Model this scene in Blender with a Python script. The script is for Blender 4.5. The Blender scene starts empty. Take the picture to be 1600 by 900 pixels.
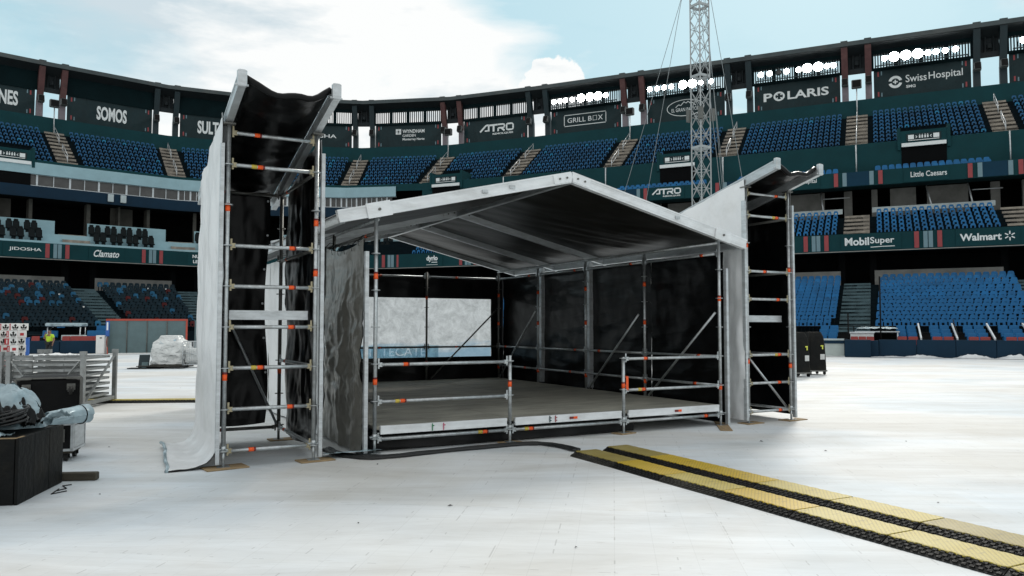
import bpy, math, random
from mathutils import Vector, Matrix, noise
random.seed(7)
R = math.radians
SC = bpy.context.scene
COL = SC.collection

# ------------------------------------------------------------------ camera
cam_d = bpy.data.cameras.new('camera')
cam = bpy.data.objects.new('camera', cam_d); COL.objects.link(cam)
cam_d.sensor_width = 36.0
cam_d.lens = 36.0 * 1215 / 1600
cam_d.clip_start = 0.05; cam_d.clip_end = 4000
cam.location = (0, 0, 1.7)
cam.rotation_euler = (R(90) + math.atan(61 / 1215), 0, 0)
SC.camera = cam

# ------------------------------------------------------------------ world, sun, exposure
SUN_AZ = math.atan2(0.40, 0.917)      # clockwise from +Y
SUN_EL = R(36)
world = bpy.data.worlds.new('World'); SC.world = world
world.use_nodes = True
wn = world.node_tree.nodes; wl = world.node_tree.links
wn.clear()
wo = wn.new('ShaderNodeOutputWorld'); bg = wn.new('ShaderNodeBackground')
sky = wn.new('ShaderNodeTexSky'); sky.sky_type = 'NISHITA'; sky.sun_disc = False
sky.sun_elevation = SUN_EL; sky.sun_rotation = SUN_AZ
sky.air_density = 1.0; sky.dust_density = 1.6; sky.ozone_density = 1.2
tc = wn.new('ShaderNodeTexCoord')
mp = wn.new('ShaderNodeMapping'); mp.inputs['Scale'].default_value = (1.0, 1.0, 3.4)
mp.inputs['Location'].default_value = (0.30, 0.0, 0.15)
nz = wn.new('ShaderNodeTexNoise'); nz.inputs['Scale'].default_value = 2.1
nz.inputs['Detail'].default_value = 7; nz.inputs['Roughness'].default_value = 0.55
nz.inputs['Distortion'].default_value = 0.5
rp = wn.new('ShaderNodeValToRGB')
rp.color_ramp.elements[0].position = 0.43; rp.color_ramp.elements[0].color = (0.10, 0.10, 0.10, 1)
rp.color_ramp.elements[1].position = 0.60; rp.color_ramp.elements[1].color = (1, 1, 1, 1)
# shaded undersides of the clouds
nz2 = wn.new('ShaderNodeTexNoise'); nz2.inputs['Scale'].default_value = 3.4
nz2.inputs['Detail'].default_value = 6; nz2.inputs['Roughness'].default_value = 0.6
rp2 = wn.new('ShaderNodeValToRGB')
rp2.color_ramp.elements[0].position = 0.34; rp2.color_ramp.elements[0].color = (6.4, 7.5, 8.1, 1)
rp2.color_ramp.elements[1].position = 0.50; rp2.color_ramp.elements[1].color = (10.1, 10.25, 10.2, 1)
thin = wn.new('ShaderNodeMixRGB'); thin.inputs['Fac'].default_value = 0.88
thin.inputs['Color2'].default_value = (4.7, 7.6, 8.6, 1)      # high thin veil over the blue
mx = wn.new('ShaderNodeMixRGB')
wl.new(tc.outputs['Generated'], mp.inputs['Vector'])
wl.new(mp.outputs['Vector'], nz.inputs['Vector']); wl.new(mp.outputs['Vector'], nz2.inputs['Vector'])
# a broad bank of cloud ahead and to the left, a clearer patch to the right
puf = wn.new('ShaderNodeTexNoise'); puf.inputs['Scale'].default_value = 26; puf.inputs['Detail'].default_value = 5; puf.inputs['Roughness'].default_value = 0.55
wl.new(tc.outputs['Generated'], puf.inputs['Vector'])
psub = wn.new('ShaderNodeVectorMath'); psub.operation = 'SUBTRACT'; psub.inputs[1].default_value = (.5, .5, .5); wl.new(puf.outputs['Color'], psub.inputs[0])
pscl = wn.new('ShaderNodeVectorMath'); pscl.operation = 'SCALE'; pscl.inputs['Scale'].default_value = 0.055; wl.new(psub.outputs[0], pscl.inputs[0])
pdir = wn.new('ShaderNodeVectorMath'); pdir.operation = 'ADD'; wl.new(tc.outputs['Generated'], pdir.inputs[0]); wl.new(pscl.outputs[0], pdir.inputs[1])
pnrm = wn.new('ShaderNodeVectorMath'); pnrm.operation = 'NORMALIZE'; wl.new(pdir.outputs[0], pnrm.inputs[0])
def bank(vec, lo, hi, amt, src=None):
    d_ = wn.new('ShaderNodeVectorMath'); d_.operation = 'DOT_PRODUCT'
    v_ = Vector(vec).normalized(); d_.inputs[1].default_value = v_
    wl.new(src or tc.outputs['Generated'], d_.inputs[0])
    r_ = wn.new('ShaderNodeMapRange'); r_.interpolation_type = 'SMOOTHSTEP'
    r_.inputs['From Min'].default_value = lo; r_.inputs['From Max'].default_value = hi; r_.inputs['To Min'].default_value = 0; r_.inputs['To Max'].default_value = amt
    wl.new(d_.outputs['Value'], r_.inputs['Value']); return r_.outputs['Result']
def addn(a, b_):
    n_ = wn.new('ShaderNodeMath'); n_.operation = 'ADD'; wl.new(a, n_.inputs[0]); wl.new(b_, n_.inputs[1]); return n_.outputs[0]
cov = addn(addn(addn(nz.outputs['Fac'], bank((-.28, 1, .40), .90, .995, .17)), bank((.10, 1, .30), .975, 1.0, .10)), bank((.45, 1, .33), .95, 1.0, -.08))
cov = addn(cov, bank((-.66, 1, .33), .972, 1.0, -.16))
cov = addn(addn(cov, bank((.055, 1, .300), .9990, .9993, .40, pnrm.outputs[0])), bank((.10, 1, .42), .982, .998, -.26))
# unseen cloud added overhead and behind the camera to whiten the ambient light
cov = addn(addn(cov, bank((0, 0, 1), .52, .80, .35)), bank((0, -1, .5), .2, .7, .25))
wl.new(cov, rp.inputs['Fac']); wl.new(nz2.outputs['Fac'], rp2.inputs['Fac'])
wl.new(sky.outputs['Color'], thin.inputs['Color1'])
wl.new(rp.outputs['Color'], mx.inputs['Fac'])
wl.new(thin.outputs['Color'], mx.inputs['Color1']); wl.new(rp2.outputs['Color'], mx.inputs['Color2'])
wl.new(mx.outputs['Color'], bg.inputs['Color'])
bg.inputs['Strength'].default_value = 0.092
wl.new(bg.outputs['Background'], wo.inputs['Surface'])

sun_d = bpy.data.lights.new('sun', 'SUN'); sun_d.energy = 1.5; sun_d.angle = R(10)
sun_d.color = (1.0, 0.95, 0.87)
sun = bpy.data.objects.new('sun', sun_d); COL.objects.link(sun)
sdir = Vector((math.sin(SUN_AZ) * math.cos(SUN_EL), math.cos(SUN_AZ) * math.cos(SUN_EL), math.sin(SUN_EL)))
sun.rotation_euler = (-sdir).to_track_quat('-Z', 'Y').to_euler()
sun.location = (20, 40, 60)

vs = SC.view_settings
vs.view_transform = 'Standard'; vs.look = 'None'; vs.exposure = 0.08; vs.gamma = 1.0
vs.use_curve_mapping = False

# ------------------------------------------------------------------ materials
def mat(name, col, rough=0.6, metal=0.0, var=0.15, scale=6.0, bump=0.0, bscale=30.0, spec=0.5,
        dirt_shade=None, dirt_shade_amt=0.0, stretch=(1, 1, 1), coord='Object', trans=0.0):
    m = bpy.data.materials.new(name); m.use_nodes = True
    nt = m.node_tree; n = nt.nodes; l = nt.links
    b = n['Principled BSDF']
    b.inputs['Roughness'].default_value = rough; b.inputs['Metallic'].default_value = metal
    b.inputs['Specular IOR Level'].default_value = spec
    t = n.new('ShaderNodeTexCoord'); mpn = n.new('ShaderNodeMapping')
    mpn.inputs['Scale'].default_value = stretch
    l.new(t.outputs[coord], mpn.inputs['Vector'])
    no = n.new('ShaderNodeTexNoise'); no.inputs['Scale'].default_value = scale
    no.inputs['Detail'].default_value = 6; no.inputs['Roughness'].default_value = 0.65
    l.new(mpn.outputs['Vector'], no.inputs['Vector'])
    r = n.new('ShaderNodeValToRGB')
    lo = 1 - var; hi = 1 + var
    r.color_ramp.elements[0].position = 0.3; r.color_ramp.elements[1].position = 0.7
    r.color_ramp.elements[0].color = (col[0] * lo, col[1] * lo, col[2] * lo, 1)
    r.color_ramp.elements[1].color = (min(1, col[0] * hi), min(1, col[1] * hi), min(1, col[2] * hi), 1)
    l.new(no.outputs['Fac'], r.inputs['Fac'])
    out = r.outputs['Color']
    if dirt_shade:
        n3 = n.new('ShaderNodeTexNoise'); n3.inputs['Scale'].default_value = scale * 0.37
        n3.inputs['Detail'].default_value = 8; n3.inputs['Roughness'].default_value = 0.7
        l.new(mpn.outputs['Vector'], n3.inputs['Vector'])
        r3 = n.new('ShaderNodeValToRGB')
        r3.color_ramp.elements[0].position = 0.48; r3.color_ramp.elements[0].color = (0, 0, 0, 1)
        r3.color_ramp.elements[1].position = 0.68; r3.color_ramp.elements[1].color = (dirt_shade_amt,) * 3 + (1,)
        l.new(n3.outputs['Fac'], r3.inputs['Fac'])
        m3 = n.new('ShaderNodeMixRGB'); m3.inputs['Color2'].default_value = (*dirt_shade, 1)
        l.new(r3.outputs['Color'], m3.inputs['Fac']); l.new(out, m3.inputs['Color1'])
        out = m3.outputs['Color']
    l.new(out, b.inputs['Base Color'])
    if bump:
        n2 = n.new('ShaderNodeTexNoise'); n2.inputs['Scale'].default_value = bscale
        n2.inputs['Detail'].default_value = 5
        l.new(mpn.outputs['Vector'], n2.inputs['Vector'])
        bp = n.new('ShaderNodeBump'); bp.inputs['Strength'].default_value = bump
        bp.inputs['Distance'].default_value = 0.05
        l.new(n2.outputs['Fac'], bp.inputs['Height']); l.new(bp.outputs['Normal'], b.inputs['Normal'])
    if trans:
        tr = n.new('ShaderNodeBsdfTranslucent'); l.new(out, tr.inputs['Color'])
        ms = n.new('ShaderNodeMixShader'); ms.inputs['Fac'].default_value = trans
        l.new(b.outputs['BSDF'], ms.inputs[1]); l.new(tr.outputs['BSDF'], ms.inputs[2])
        l.new(ms.outputs['Shader'], n['Material Output'].inputs['Surface'])
    return m

def crumple(m, sc=(5.0, 13.0), strength=0.6, dist=0.06, stretch=(1, 1, .6)):
    """add creased-foil relief: straight-edged facets from Voronoi cells"""
    nt = m.node_tree; n = nt.nodes; l = nt.links; b = n['Principled BSDF']
    t = n.new('ShaderNodeTexCoord'); mp_ = n.new('ShaderNodeMapping'); mp_.inputs['Scale'].default_value = stretch
    l.new(t.outputs['Object'], mp_.inputs['Vector'])
    nd = n.new('ShaderNodeTexNoise'); nd.inputs['Scale'].default_value = 2.5; nd.inputs['Detail'].default_value = 3
    l.new(mp_.outputs['Vector'], nd.inputs['Vector'])
    ad = n.new('ShaderNodeMixRGB'); ad.inputs['Fac'].default_value = .22; l.new(mp_.outputs['Vector'], ad.inputs['Color1']); l.new(nd.outputs['Color'], ad.inputs['Color2'])
    prev = None
    for s_, st in zip(sc, (strength, strength * .6)):
        v = n.new('ShaderNodeTexVoronoi'); v.inputs['Scale'].default_value = s_; l.new(ad.outputs['Color'], v.inputs['Vector'])
        bp = n.new('ShaderNodeBump'); bp.inputs['Strength'].default_value = st; bp.inputs['Distance'].default_value = dist * 5 / s_
        l.new(v.outputs['Distance'], bp.inputs['Height'])
        if prev: l.new(prev.outputs['Normal'], bp.inputs['Normal'])
        prev = bp
    l.new(prev.outputs['Normal'], b.inputs['Normal'])
    return m

def emit(name, col, s):
    m = bpy.data.materials.new(name); m.use_nodes = True
    b = m.node_tree.nodes['Principled BSDF']
    b.inputs['Base Color'].default_value = (0.9, 0.9, 0.9, 1)
    b.inputs['Emission Color'].default_value = (*col, 1); b.inputs['Emission Strength'].default_value = s
    return m

M = {}
M['galv'] = mat('galvanised_steel', (0.50, 0.53, 0.54), 0.42, 0.75, 0.22, 14, 0.1, 60, dirt_shade=(0.22, 0.21, 0.19), dirt_shade_amt=0.5)
M['alu'] = mat('mill_aluminium', (0.52, 0.55, 0.565), 0.40, 0.5, 0.15, 5, 0.04, 40, dirt_shade=(0.25, 0.25, 0.235), dirt_shade_amt=0.45, stretch=(1, 1, 4))
M['alu_dull'] = mat('dull_aluminium', (0.26, 0.275, 0.275), 0.45, 0.5, 0.25, 6, 0.04, 40, dirt_shade=(0.16, 0.16, 0.15), dirt_shade_amt=0.6)
M['alu_white'] = mat('white_coated_aluminium', (0.76, 0.785, 0.80), 0.42, 0.15, 0.08, 3, 0.02, 40, dirt_shade=(0.42, 0.42, 0.40), dirt_shade_amt=0.5, stretch=(1, 1, 3))
M['brass'] = mat('yellow_passivated_steel', (0.34, 0.30, 0.20), 0.45, 0.6, 0.2, 20)
M['darksteel'] = mat('dark_and_shaded_steel', (0.14, 0.14, 0.13), 0.5, 0.6, 0.25, 12)  # dark fittings; on rear and inner tubes a darker galv with shade painted in
M['orange'] = mat('orange_sticker', (0.85, 0.10, 0.012), 0.5, 0, 0.1, 20)
M['darkred'] = mat('dark_red_sticker', (0.16, 0.012, 0.012), 0.5, 0, 0.1, 20)
M['yellowtag'] = mat('yellow_tag', (0.55, 0.42, 0.06), 0.5, 0, 0.15, 20)
M['blacktarp'] = crumple(mat('black_pvc_tarp', (0.0028, 0.003, 0.0032), 0.30, 0, 0.3, 3, spec=0.20), (1.2, 4.0), .16, .05, (.45, .45, 1.8))
M['greytarp'] = crumple(mat('silver_grey_foil_tarp', (0.17, 0.165, 0.145), 0.30, 0.3, 0.12, 1.5), (2.6, 8.0), .30, .08, (1, .42, 1))
M['whitetarp'] = crumple(mat('white_pvc_tarp', (0.84, 0.855, 0.86), 0.36, 0, 0.04, 2, dirt_shade=(0.60, 0.61, 0.59), dirt_shade_amt=0.6, trans=0.12), (1.4, 6.0), .20, .05, (1, 1, .6))
M['rooftarp_under'] = mat('roof_tarp_underside', (0.011, 0.0107, 0.009), 0.42, 0, 0.35, 2.5, 0.12, 2, spec=0.26, stretch=(1, 2.2, 1))
M['deck'] = mat('stage_plywood', (0.36, 0.35, 0.295), 0.7, 0, 0.25, 2.2, 0.15, 30, dirt_shade=(0.17, 0.168, 0.145), dirt_shade_amt=0.8, stretch=(0.7, 2.0, 1))
M['wood'] = mat('raw_wood', (0.30, 0.21, 0.11), 0.8, 0, 0.3, 5, 0.3, 30, dirt_shade=(0.12, 0.09, 0.06), dirt_shade_amt=0.6, stretch=(1, 6, 6))
M['darkwood'] = mat('dark_wood', (0.05, 0.042, 0.028), 0.8, 0, 0.3, 5, 0.3, 30, stretch=(1, 6, 6))
M['black'] = mat('matt_black', (0.003, 0.0032, 0.0034), 0.55, 0, 0.3, 5, 0.1, 30, spec=0.15)
M['blackpaint'] = mat('worn_black_paint', (0.004, 0.0045, 0.0045), 0.6, 0, 0.4, 4, 0.25, 12, spec=0.15, dirt_shade=(0.016, 0.014, 0.010), dirt_shade_amt=0.8)
M['rubber'] = mat('black_rubber', (0.009, 0.009, 0.0085), 0.5, 0, 0.3, 8, 0.2, 40, spec=0.25, dirt_shade=(0.05, 0.047, 0.04), dirt_shade_amt=0.35)
M['dustyrubber'] = mat('dusty_black_rubber', (0.03, 0.029, 0.025), 0.7, 0, 0.3, 8, 0.2, 40, spec=0.2, dirt_shade=(0.12, 0.11, 0.09), dirt_shade_amt=0.5)
M['cable'] = mat('cable_jacket', (0.008, 0.009, 0.0095), 0.45, 0, 0.2, 10)
M['teal'] = mat('teal_painted_concrete', (0.003, 0.040, 0.047), 0.75, 0, 0.14, 0.5, 0.05, 2, spec=0.2)
M['tealdark'] = mat('dark_teal_painted_steel', (0.003, 0.018, 0.024), 0.6, 0, 0.2, 0.8)
M['tread'] = mat('terrace_concrete', (0.002, 0.007, 0.010), 0.85, 0, 0.25, 1.0, spec=0.1)
M['treadlow'] = mat('lower_terrace_concrete', (0.004, 0.010, 0.014), 0.85, 0, 0.25, 1.0, spec=0.1)
M['stair'] = mat('stair_concrete', (0.28, 0.25, 0.21), 0.85, 0, 0.3, 2.0, dirt_shade=(0.13, 0.12, 0.11), dirt_shade_amt=0.7)
M['stairlow'] = mat('teal_stair_concrete', (0.075, 0.125, 0.14), 0.85, 0, 0.3, 2.0)
M['concrete'] = mat('grey_concrete', (0.24, 0.24, 0.225), 0.85, 0, 0.2, 1.0, dirt_shade=(0.13, 0.13, 0.12), dirt_shade_amt=0.6)
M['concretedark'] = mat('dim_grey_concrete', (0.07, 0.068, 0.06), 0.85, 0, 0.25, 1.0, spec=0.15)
M['palestrip'] = mat('pale_painted_concrete', (0.46, 0.53, 0.54), 0.8, 0, 0.15, 1.2, dirt_shade=(0.2, 0.2, 0.2), dirt_shade_amt=0.4)
M['lightblue'] = mat('light_blue_painted_concrete', (0.29, 0.45, 0.50), 0.75, 0, 0.08, 0.8)
M['navy'] = mat('navy_painted_panel', (0.0025, 0.021, 0.044), 0.65, 0, 0.15, 0.7, spec=0.2)
M['void'] = mat('dark_interior', (0.003, 0.0035, 0.004), 0.9, 0, 0.3, 0.6, spec=0.1)
M['glass'] = mat('tinted_window', (0.06, 0.06, 0.058), 0.25, 0, 0.35, 0.9)
M['winframe'] = mat('window_frame_white', (0.6, 0.64, 0.66), 0.6)
M['roof'] = mat('roof_steel', (0.045, 0.062, 0.066), 0.6, 0.1, 0.25, 0.8, dirt_shade=(0.10, 0.10, 0.09), dirt_shade_amt=0.5)
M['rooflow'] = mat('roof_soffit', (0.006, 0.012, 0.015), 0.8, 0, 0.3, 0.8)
M['redcol'] = mat('rusty_red_column_paint', (0.085, 0.032, 0.032), 0.7, 0, 0.25, 1.5, dirt_shade=(0.13, 0.07, 0.06), dirt_shade_amt=0.5)
M['colbase'] = mat('mauve_grey_column_base', (0.22, 0.19, 0.21), 0.75, 0, 0.2, 1.5)
M['sign'] = crumple(mat('dark_sign_vinyl', (0.004, 0.020, 0.024), 0.5, 0, 0.2, 0.6, spec=0.25), (.5, 1.6), .25, .12, (1, 1, .6))
M['signdark'] = mat('louvre_backing', (0.002, 0.010, 0.012), 0.8, 0, 0.2, 0.8, spec=0.1)
M['letter'] = mat('white_lettering', (0.74, 0.78, 0.78), 0.6, 0, 0.03, 3)
M['bluecloth'] = mat('deep_blue_cloth', (0.003, 0.034, 0.065), 0.7, 0, 0.1, 1, spec=0.2)
M['stripe_red'] = mat('red_stripe', (0.30, 0.045, 0.05), 0.6, 0, 0.08, 2)
M['stripe_blue'] = mat('grey_blue_stripe', (0.15, 0.25, 0.29), 0.6, 0, 0.08, 2)
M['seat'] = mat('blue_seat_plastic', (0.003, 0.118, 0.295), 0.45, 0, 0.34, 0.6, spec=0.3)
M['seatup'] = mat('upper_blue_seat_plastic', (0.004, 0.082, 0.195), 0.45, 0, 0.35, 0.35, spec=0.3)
M['seatred'] = mat('red_seat_plastic', (0.30, 0.028, 0.022), 0.45, 0, 0.2, 2)
M['seatblack'] = mat('black_padded_vinyl', (0.0035, 0.007, 0.008), 0.6, 0, 0.25, 1, spec=0.15)
M['seatcover'] = mat('pale_blue_seat_cover', (0.015, 0.10, 0.19), 0.5, 0, 0.3, 1, spec=0.2)
M['seatdarkred'] = mat('dark_red_seat_plastic', (0.075, 0.008, 0.008), 0.5, 0, 0.25, 2, spec=0.2)
M['seatdark'] = mat('dark_teal_seat', (0.004, 0.018, 0.028), 0.55, 0, 0.35, 1, spec=0.2)
M['seatpale'] = mat('faded_blue_seat_plastic', (0.008, 0.17, 0.33), 0.5, 0, 0.2, 0.6, spec=0.3)
M['cupwhite'] = mat('white_plastic_cup', (0.8, 0.8, 0.78), 0.5)
M['gate'] = mat('grey_green_gate_sheet', (0.10, 0.155, 0.165), 0.65, 0, 0.12, 1.5, dirt_shade=(0.07, 0.1, 0.1), dirt_shade_amt=0.5)
M['redframe'] = mat('red_painted_frame', (0.42, 0.06, 0.035), 0.55, 0, 0.12, 3)
M['wrap'] = crumple(mat('white_stretch_wrap', (0.68, 0.70, 0.69), 0.22, 0, 0.10, 4, dirt_shade=(0.38, 0.39, 0.38), dirt_shade_amt=0.6), (3.5, 9.0), .8, .10, (1, 1, 1.6))
M['wrapblue'] = mat('bluish_film', (0.33, 0.45, 0.52), 0.3, 0, 0.2, 4, 0.5, 8)
M['silvertarp'] = crumple(mat('silver_blue_tarp', (0.34, 0.44, 0.48), 0.30, 0.15, 0.25, 3, dirt_shade=(0.12, 0.17, 0.19), dirt_shade_amt=0.6), (3.0, 8.0), .7, .10, (1, 1, 1))  # the dark tint here is shade painted for the folds
M['cartonwhite'] = mat('white_carton', (0.72, 0.71, 0.69), 0.7, 0, 0.06, 3)
M['cartonred'] = mat('red_carton_print', (0.42, 0.02, 0.025), 0.6, 0, 0.1, 3)
M['hivis'] = mat('hi_vis_shirt', (0.42, 0.62, 0.03), 0.8, 0, 0.15, 8)
M['skin'] = mat('skin', (0.22, 0.115, 0.075), 0.6, 0, 0.08, 10)
M['hair'] = mat('dark_hair', (0.012, 0.009, 0.008), 0.7)
M['cloth'] = mat('dark_trousers', (0.008, 0.011, 0.012), 0.85)
M['stickerw'] = mat('white_sticker', (0.55, 0.56, 0.55), 0.6)
M['stickery'] = mat('yellow_sticker', (0.62, 0.66, 0.09), 0.6)
M['lamp'] = emit('lit_floodlight', (1.0, 0.99, 0.94), 60.0)
M['lampoff'] = mat('dark_lamp_glass', (0.02, 0.02, 0.02), 0.2)
M['mast'] = mat('mast_aluminium', (0.36, 0.385, 0.39), 0.5, 0.3, 0.1, 4)
M['rope'] = mat('guy_wire', (0.20, 0.23, 0.24), 0.6)
M['speaker'] = mat('grey_speaker', (0.10, 0.11, 0.11), 0.6)
M['cream'] = mat('cream_panel', (0.42, 0.47, 0.45), 0.7, 0, 0.1, 1.5)
M['blueplastic'] = mat('blue_plastic', (0.02, 0.10, 0.36), 0.5)

def brushed_floor():
    m = bpy.data.materials.new('white_event_floor_tiles'); m.use_nodes = True
    nt = m.node_tree; n = nt.nodes; l = nt.links; b = n['Principled BSDF']
    t = n.new('ShaderNodeTexCoord')
    rot = n.new('ShaderNodeMapping'); rot.inputs['Rotation'].default_value = (0, 0, R(7.4))
    l.new(t.outputs['Object'], rot.inputs['Vector'])
    # large patches of panels of slightly different age
    br = n.new('ShaderNodeTexBrick'); br.inputs['Scale'].default_value = 1.0
    br.inputs['Brick Width'].default_value = 1.8; br.inputs['Row Height'].default_value = 0.9
    br.inputs['Mortar Size'].default_value = 0.004; br.inputs['Mortar Smooth'].default_value = 0.3
    br.inputs['Color1'].default_value = (0.71, 0.735, 0.748, 1); br.inputs['Color2'].default_value = (0.685, 0.705, 0.715, 1)
    br.inputs['Mortar'].default_value = (0.685, 0.70, 0.705, 1); br.offset = 0.5; br.inputs['Bias'].default_value = 0.0
    l.new(rot.outputs['Vector'], br.inputs['Vector'])
    # grid of fine tile joints, broken up
    br2 = n.new('ShaderNodeTexBrick'); br2.offset = 0.0; br2.inputs['Scale'].default_value = 1.0
    br2.inputs['Brick Width'].default_value = 0.30; br2.inputs['Row Height'].default_value = 0.30
    br2.inputs['Mortar Size'].default_value = 0.0025
    br2.inputs['Color1'].default_value = (1, 1, 1, 1); br2.inputs['Color2'].default_value = (0.985, 0.985, 0.985, 1)
    br2.inputs['Mortar'].default_value = (0.90, 0.90, 0.90, 1)
    l.new(rot.outputs['Vector'], br2.inputs['Vector'])
    mul = n.new('ShaderNodeMixRGB'); mul.blend_type = 'MULTIPLY'; mul.inputs['Fac'].default_value = 1.0
    l.new(br.outputs['Color'], mul.inputs['Color1']); l.new(br2.outputs['Color'], mul.inputs['Color2'])
    bk = n.new('ShaderNodeTexBrick'); bk.offset = 0.37; bk.inputs['Scale'].default_value = 1.0
    bk.inputs['Brick Width'].default_value = 5.5; bk.inputs['Row Height'].default_value = 1.84; bk.inputs['Mortar Size'].default_value = 0.0
    bk.inputs['Color1'].default_value = (1.0, 1.0, 1.0, 1); bk.inputs['Color2'].default_value = (0.925, 0.905, 0.875, 1)
    l.new(rot.outputs['Vector'], bk.inputs['Vector'])
    nk = n.new('ShaderNodeTexNoise'); nk.inputs['Scale'].default_value = 1.3; nk.inputs['Detail'].default_value = 6; l.new(rot.outputs['Vector'], nk.inputs['Vector'])
    rk_ = n.new('ShaderNodeValToRGB'); rk_.color_ramp.elements[0].position = 0.35; rk_.color_ramp.elements[1].position = 0.65; l.new(nk.outputs['Fac'], rk_.inputs['Fac'])
    mk_ = n.new('ShaderNodeMixRGB'); mk_.blend_type = 'MULTIPLY'; l.new(rk_.outputs['Color'], mk_.inputs['Fac']); l.new(mul.outputs['Color'], mk_.inputs['Color1']); l.new(bk.outputs['Color'], mk_.inputs['Color2']); mul = mk_
    # dark dashes where the panel joints have opened
    bj = n.new('ShaderNodeTexBrick'); bj.offset = 0.0; bj.inputs['Scale'].default_value = 1.0
    bj.inputs['Brick Width'].default_value = 0.46; bj.inputs['Row Height'].default_value = 1.84; bj.inputs['Mortar Size'].default_value = 0.006
    l.new(rot.outputs['Vector'], bj.inputs['Vector'])
    nj = n.new('ShaderNodeTexNoise'); nj.inputs['Scale'].default_value = 6.0; nj.inputs['Detail'].default_value = 3
    l.new(rot.outputs['Vector'], nj.inputs['Vector'])
    gt = n.new('ShaderNodeMath'); gt.operation = 'GREATER_THAN'; gt.inputs[1].default_value = 0.56; l.new(nj.outputs['Fac'], gt.inputs[0])
    mj = n.new('ShaderNodeMath'); mj.operation = 'MULTIPLY'; l.new(gt.outputs[0], mj.inputs[0]); l.new(bj.outputs['Fac'], mj.inputs[1])
    mj2 = n.new('ShaderNodeMath'); mj2.operation = 'MULTIPLY'; mj2.inputs[1].default_value = 0.42; l.new(mj.outputs[0], mj2.inputs[0])
    mxj = n.new('ShaderNodeMixRGB'); mxj.inputs['Color2'].default_value = (0.30, 0.30, 0.30, 1)
    l.new(mj2.outputs[0], mxj.inputs['Fac']); l.new(mul.outputs['Color'], mxj.inputs['Color1']); mul = mxj
    # smears dragged sideways
    sm = n.new('ShaderNodeMapping'); sm.inputs['Scale'].default_value = (0.34, 1.5, 1); sm.inputs['Rotation'].default_value = (0, 0, R(-6))
    l.new(t.outputs['Object'], sm.inputs['Vector'])
    n1 = n.new('ShaderNodeTexNoise'); n1.inputs['Scale'].default_value = 0.75; n1.inputs['Detail'].default_value = 9
    n1.inputs['Roughness'].default_value = 0.68; n1.inputs['Distortion'].default_value = 0.6
    l.new(sm.outputs['Vector'], n1.inputs['Vector'])
    r1 = n.new('ShaderNodeValToRGB')
    r1.color_ramp.elements[0].position = 0.33; r1.color_ramp.elements[0].color = (0.70, 0.685, 0.66, 1)
    r1.color_ramp.elements[1].position = 0.60; r1.color_ramp.elements[1].color = (1.04, 1.05, 1.06, 1)
    l.new(n1.outputs['Fac'], r1.inputs['Fac'])
    mul2 = n.new('ShaderNodeMixRGB'); mul2.blend_type = 'MULTIPLY'; mul2.inputs['Fac'].default_value = 0.72
    l.new(mul.outputs['Color'], mul2.inputs['Color1']); l.new(r1.outputs['Color'], mul2.inputs['Color2'])
    # scuffs
    n4 = n.new('ShaderNodeTexNoise'); n4.inputs['Scale'].default_value = 9; n4.inputs['Detail'].default_value = 8
    n4.inputs['Roughness'].default_value = 0.75
    sm2 = n.new('ShaderNodeMapping'); sm2.inputs['Scale'].default_value = (0.5, 1.6, 1); sm2.inputs['Rotation'].default_value = (0, 0, R(24))
    l.new(t.outputs['Object'], sm2.inputs['Vector']); l.new(sm2.outputs['Vector'], n4.inputs['Vector'])
    r4 = n.new('ShaderNodeValToRGB')
    r4.color_ramp.elements[0].position = 0.58; r4.color_ramp.elements[0].color = (0, 0, 0, 1)
    r4.color_ramp.elements[1].position = 0.74; r4.color_ramp.elements[1].color = (0.55, 0.55, 0.55, 1)
    l.new(n4.outputs['Fac'], r4.inputs['Fac'])
    mx4 = n.new('ShaderNodeMixRGB'); mx4.inputs['Color2'].default_value = (0.40, 0.39, 0.37, 1)
    l.new(r4.outputs['Color'], mx4.inputs['Fac']); l.new(mul2.outputs['Color'], mx4.inputs['Color1'])
    # broad bluish and beige patches of older panels
    n5 = n.new('ShaderNodeTexNoise'); n5.inputs['Scale'].default_value = 0.22; n5.inputs['Detail'].default_value = 5; n5.inputs['Distortion'].default_value = 0.8
    l.new(t.outputs['Object'], n5.inputs['Vector'])
    r5 = n.new('ShaderNodeValToRGB'); r5.color_ramp.elements[0].position = 0.38; r5.color_ramp.elements[0].color = (0.87, 0.92, 0.96, 1)
    r5.color_ramp.elements[1].position = 0.60; r5.color_ramp.elements[1].color = (0.96, 0.935, 0.90, 1)
    e5 = r5.color_ramp.elements.new(0.5); e5.color = (1.0, 1.0, 1.0, 1)
    l.new(n5.outputs['Fac'], r5.inputs['Fac'])
    m5 = n.new('ShaderNodeMixRGB'); m5.blend_type = 'MULTIPLY'; m5.inputs['Fac'].default_value = 1.0
    l.new(mx4.outputs['Color'], m5.inputs['Color1']); l.new(r5.outputs['Color'], m5.inputs['Color2'])
    # small pale pimples and dark nicks at the tile locks
    vo = n.new('ShaderNodeTexVoronoi'); vo.inputs['Scale'].default_value = 3.3; vo.feature = 'F1'
    l.new(rot.outputs['Vector'], vo.inputs['Vector'])
    r6 = n.new('ShaderNodeValToRGB'); r6.color_ramp.elements[0].position = 0.02; r6.color_ramp.elements[0].color = (0.5, 0.5, 0.5, 1)
    r6.color_ramp.elements[1].position = 0.06; r6.color_ramp.elements[1].color = (0, 0, 0, 1)
    l.new(vo.outputs['Distance'], r6.inputs['Fac'])
    m6 = n.new('ShaderNodeMixRGB'); m6.inputs['Color2'].default_value = (0.36, 0.36, 0.35, 1)
    l.new(r6.outputs['Color'], m6.inputs['Fac']); l.new(m5.outputs['Color'], m6.inputs['Color1'])
    l.new(m6.outputs['Color'], b.inputs['Base Color'])
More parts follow.
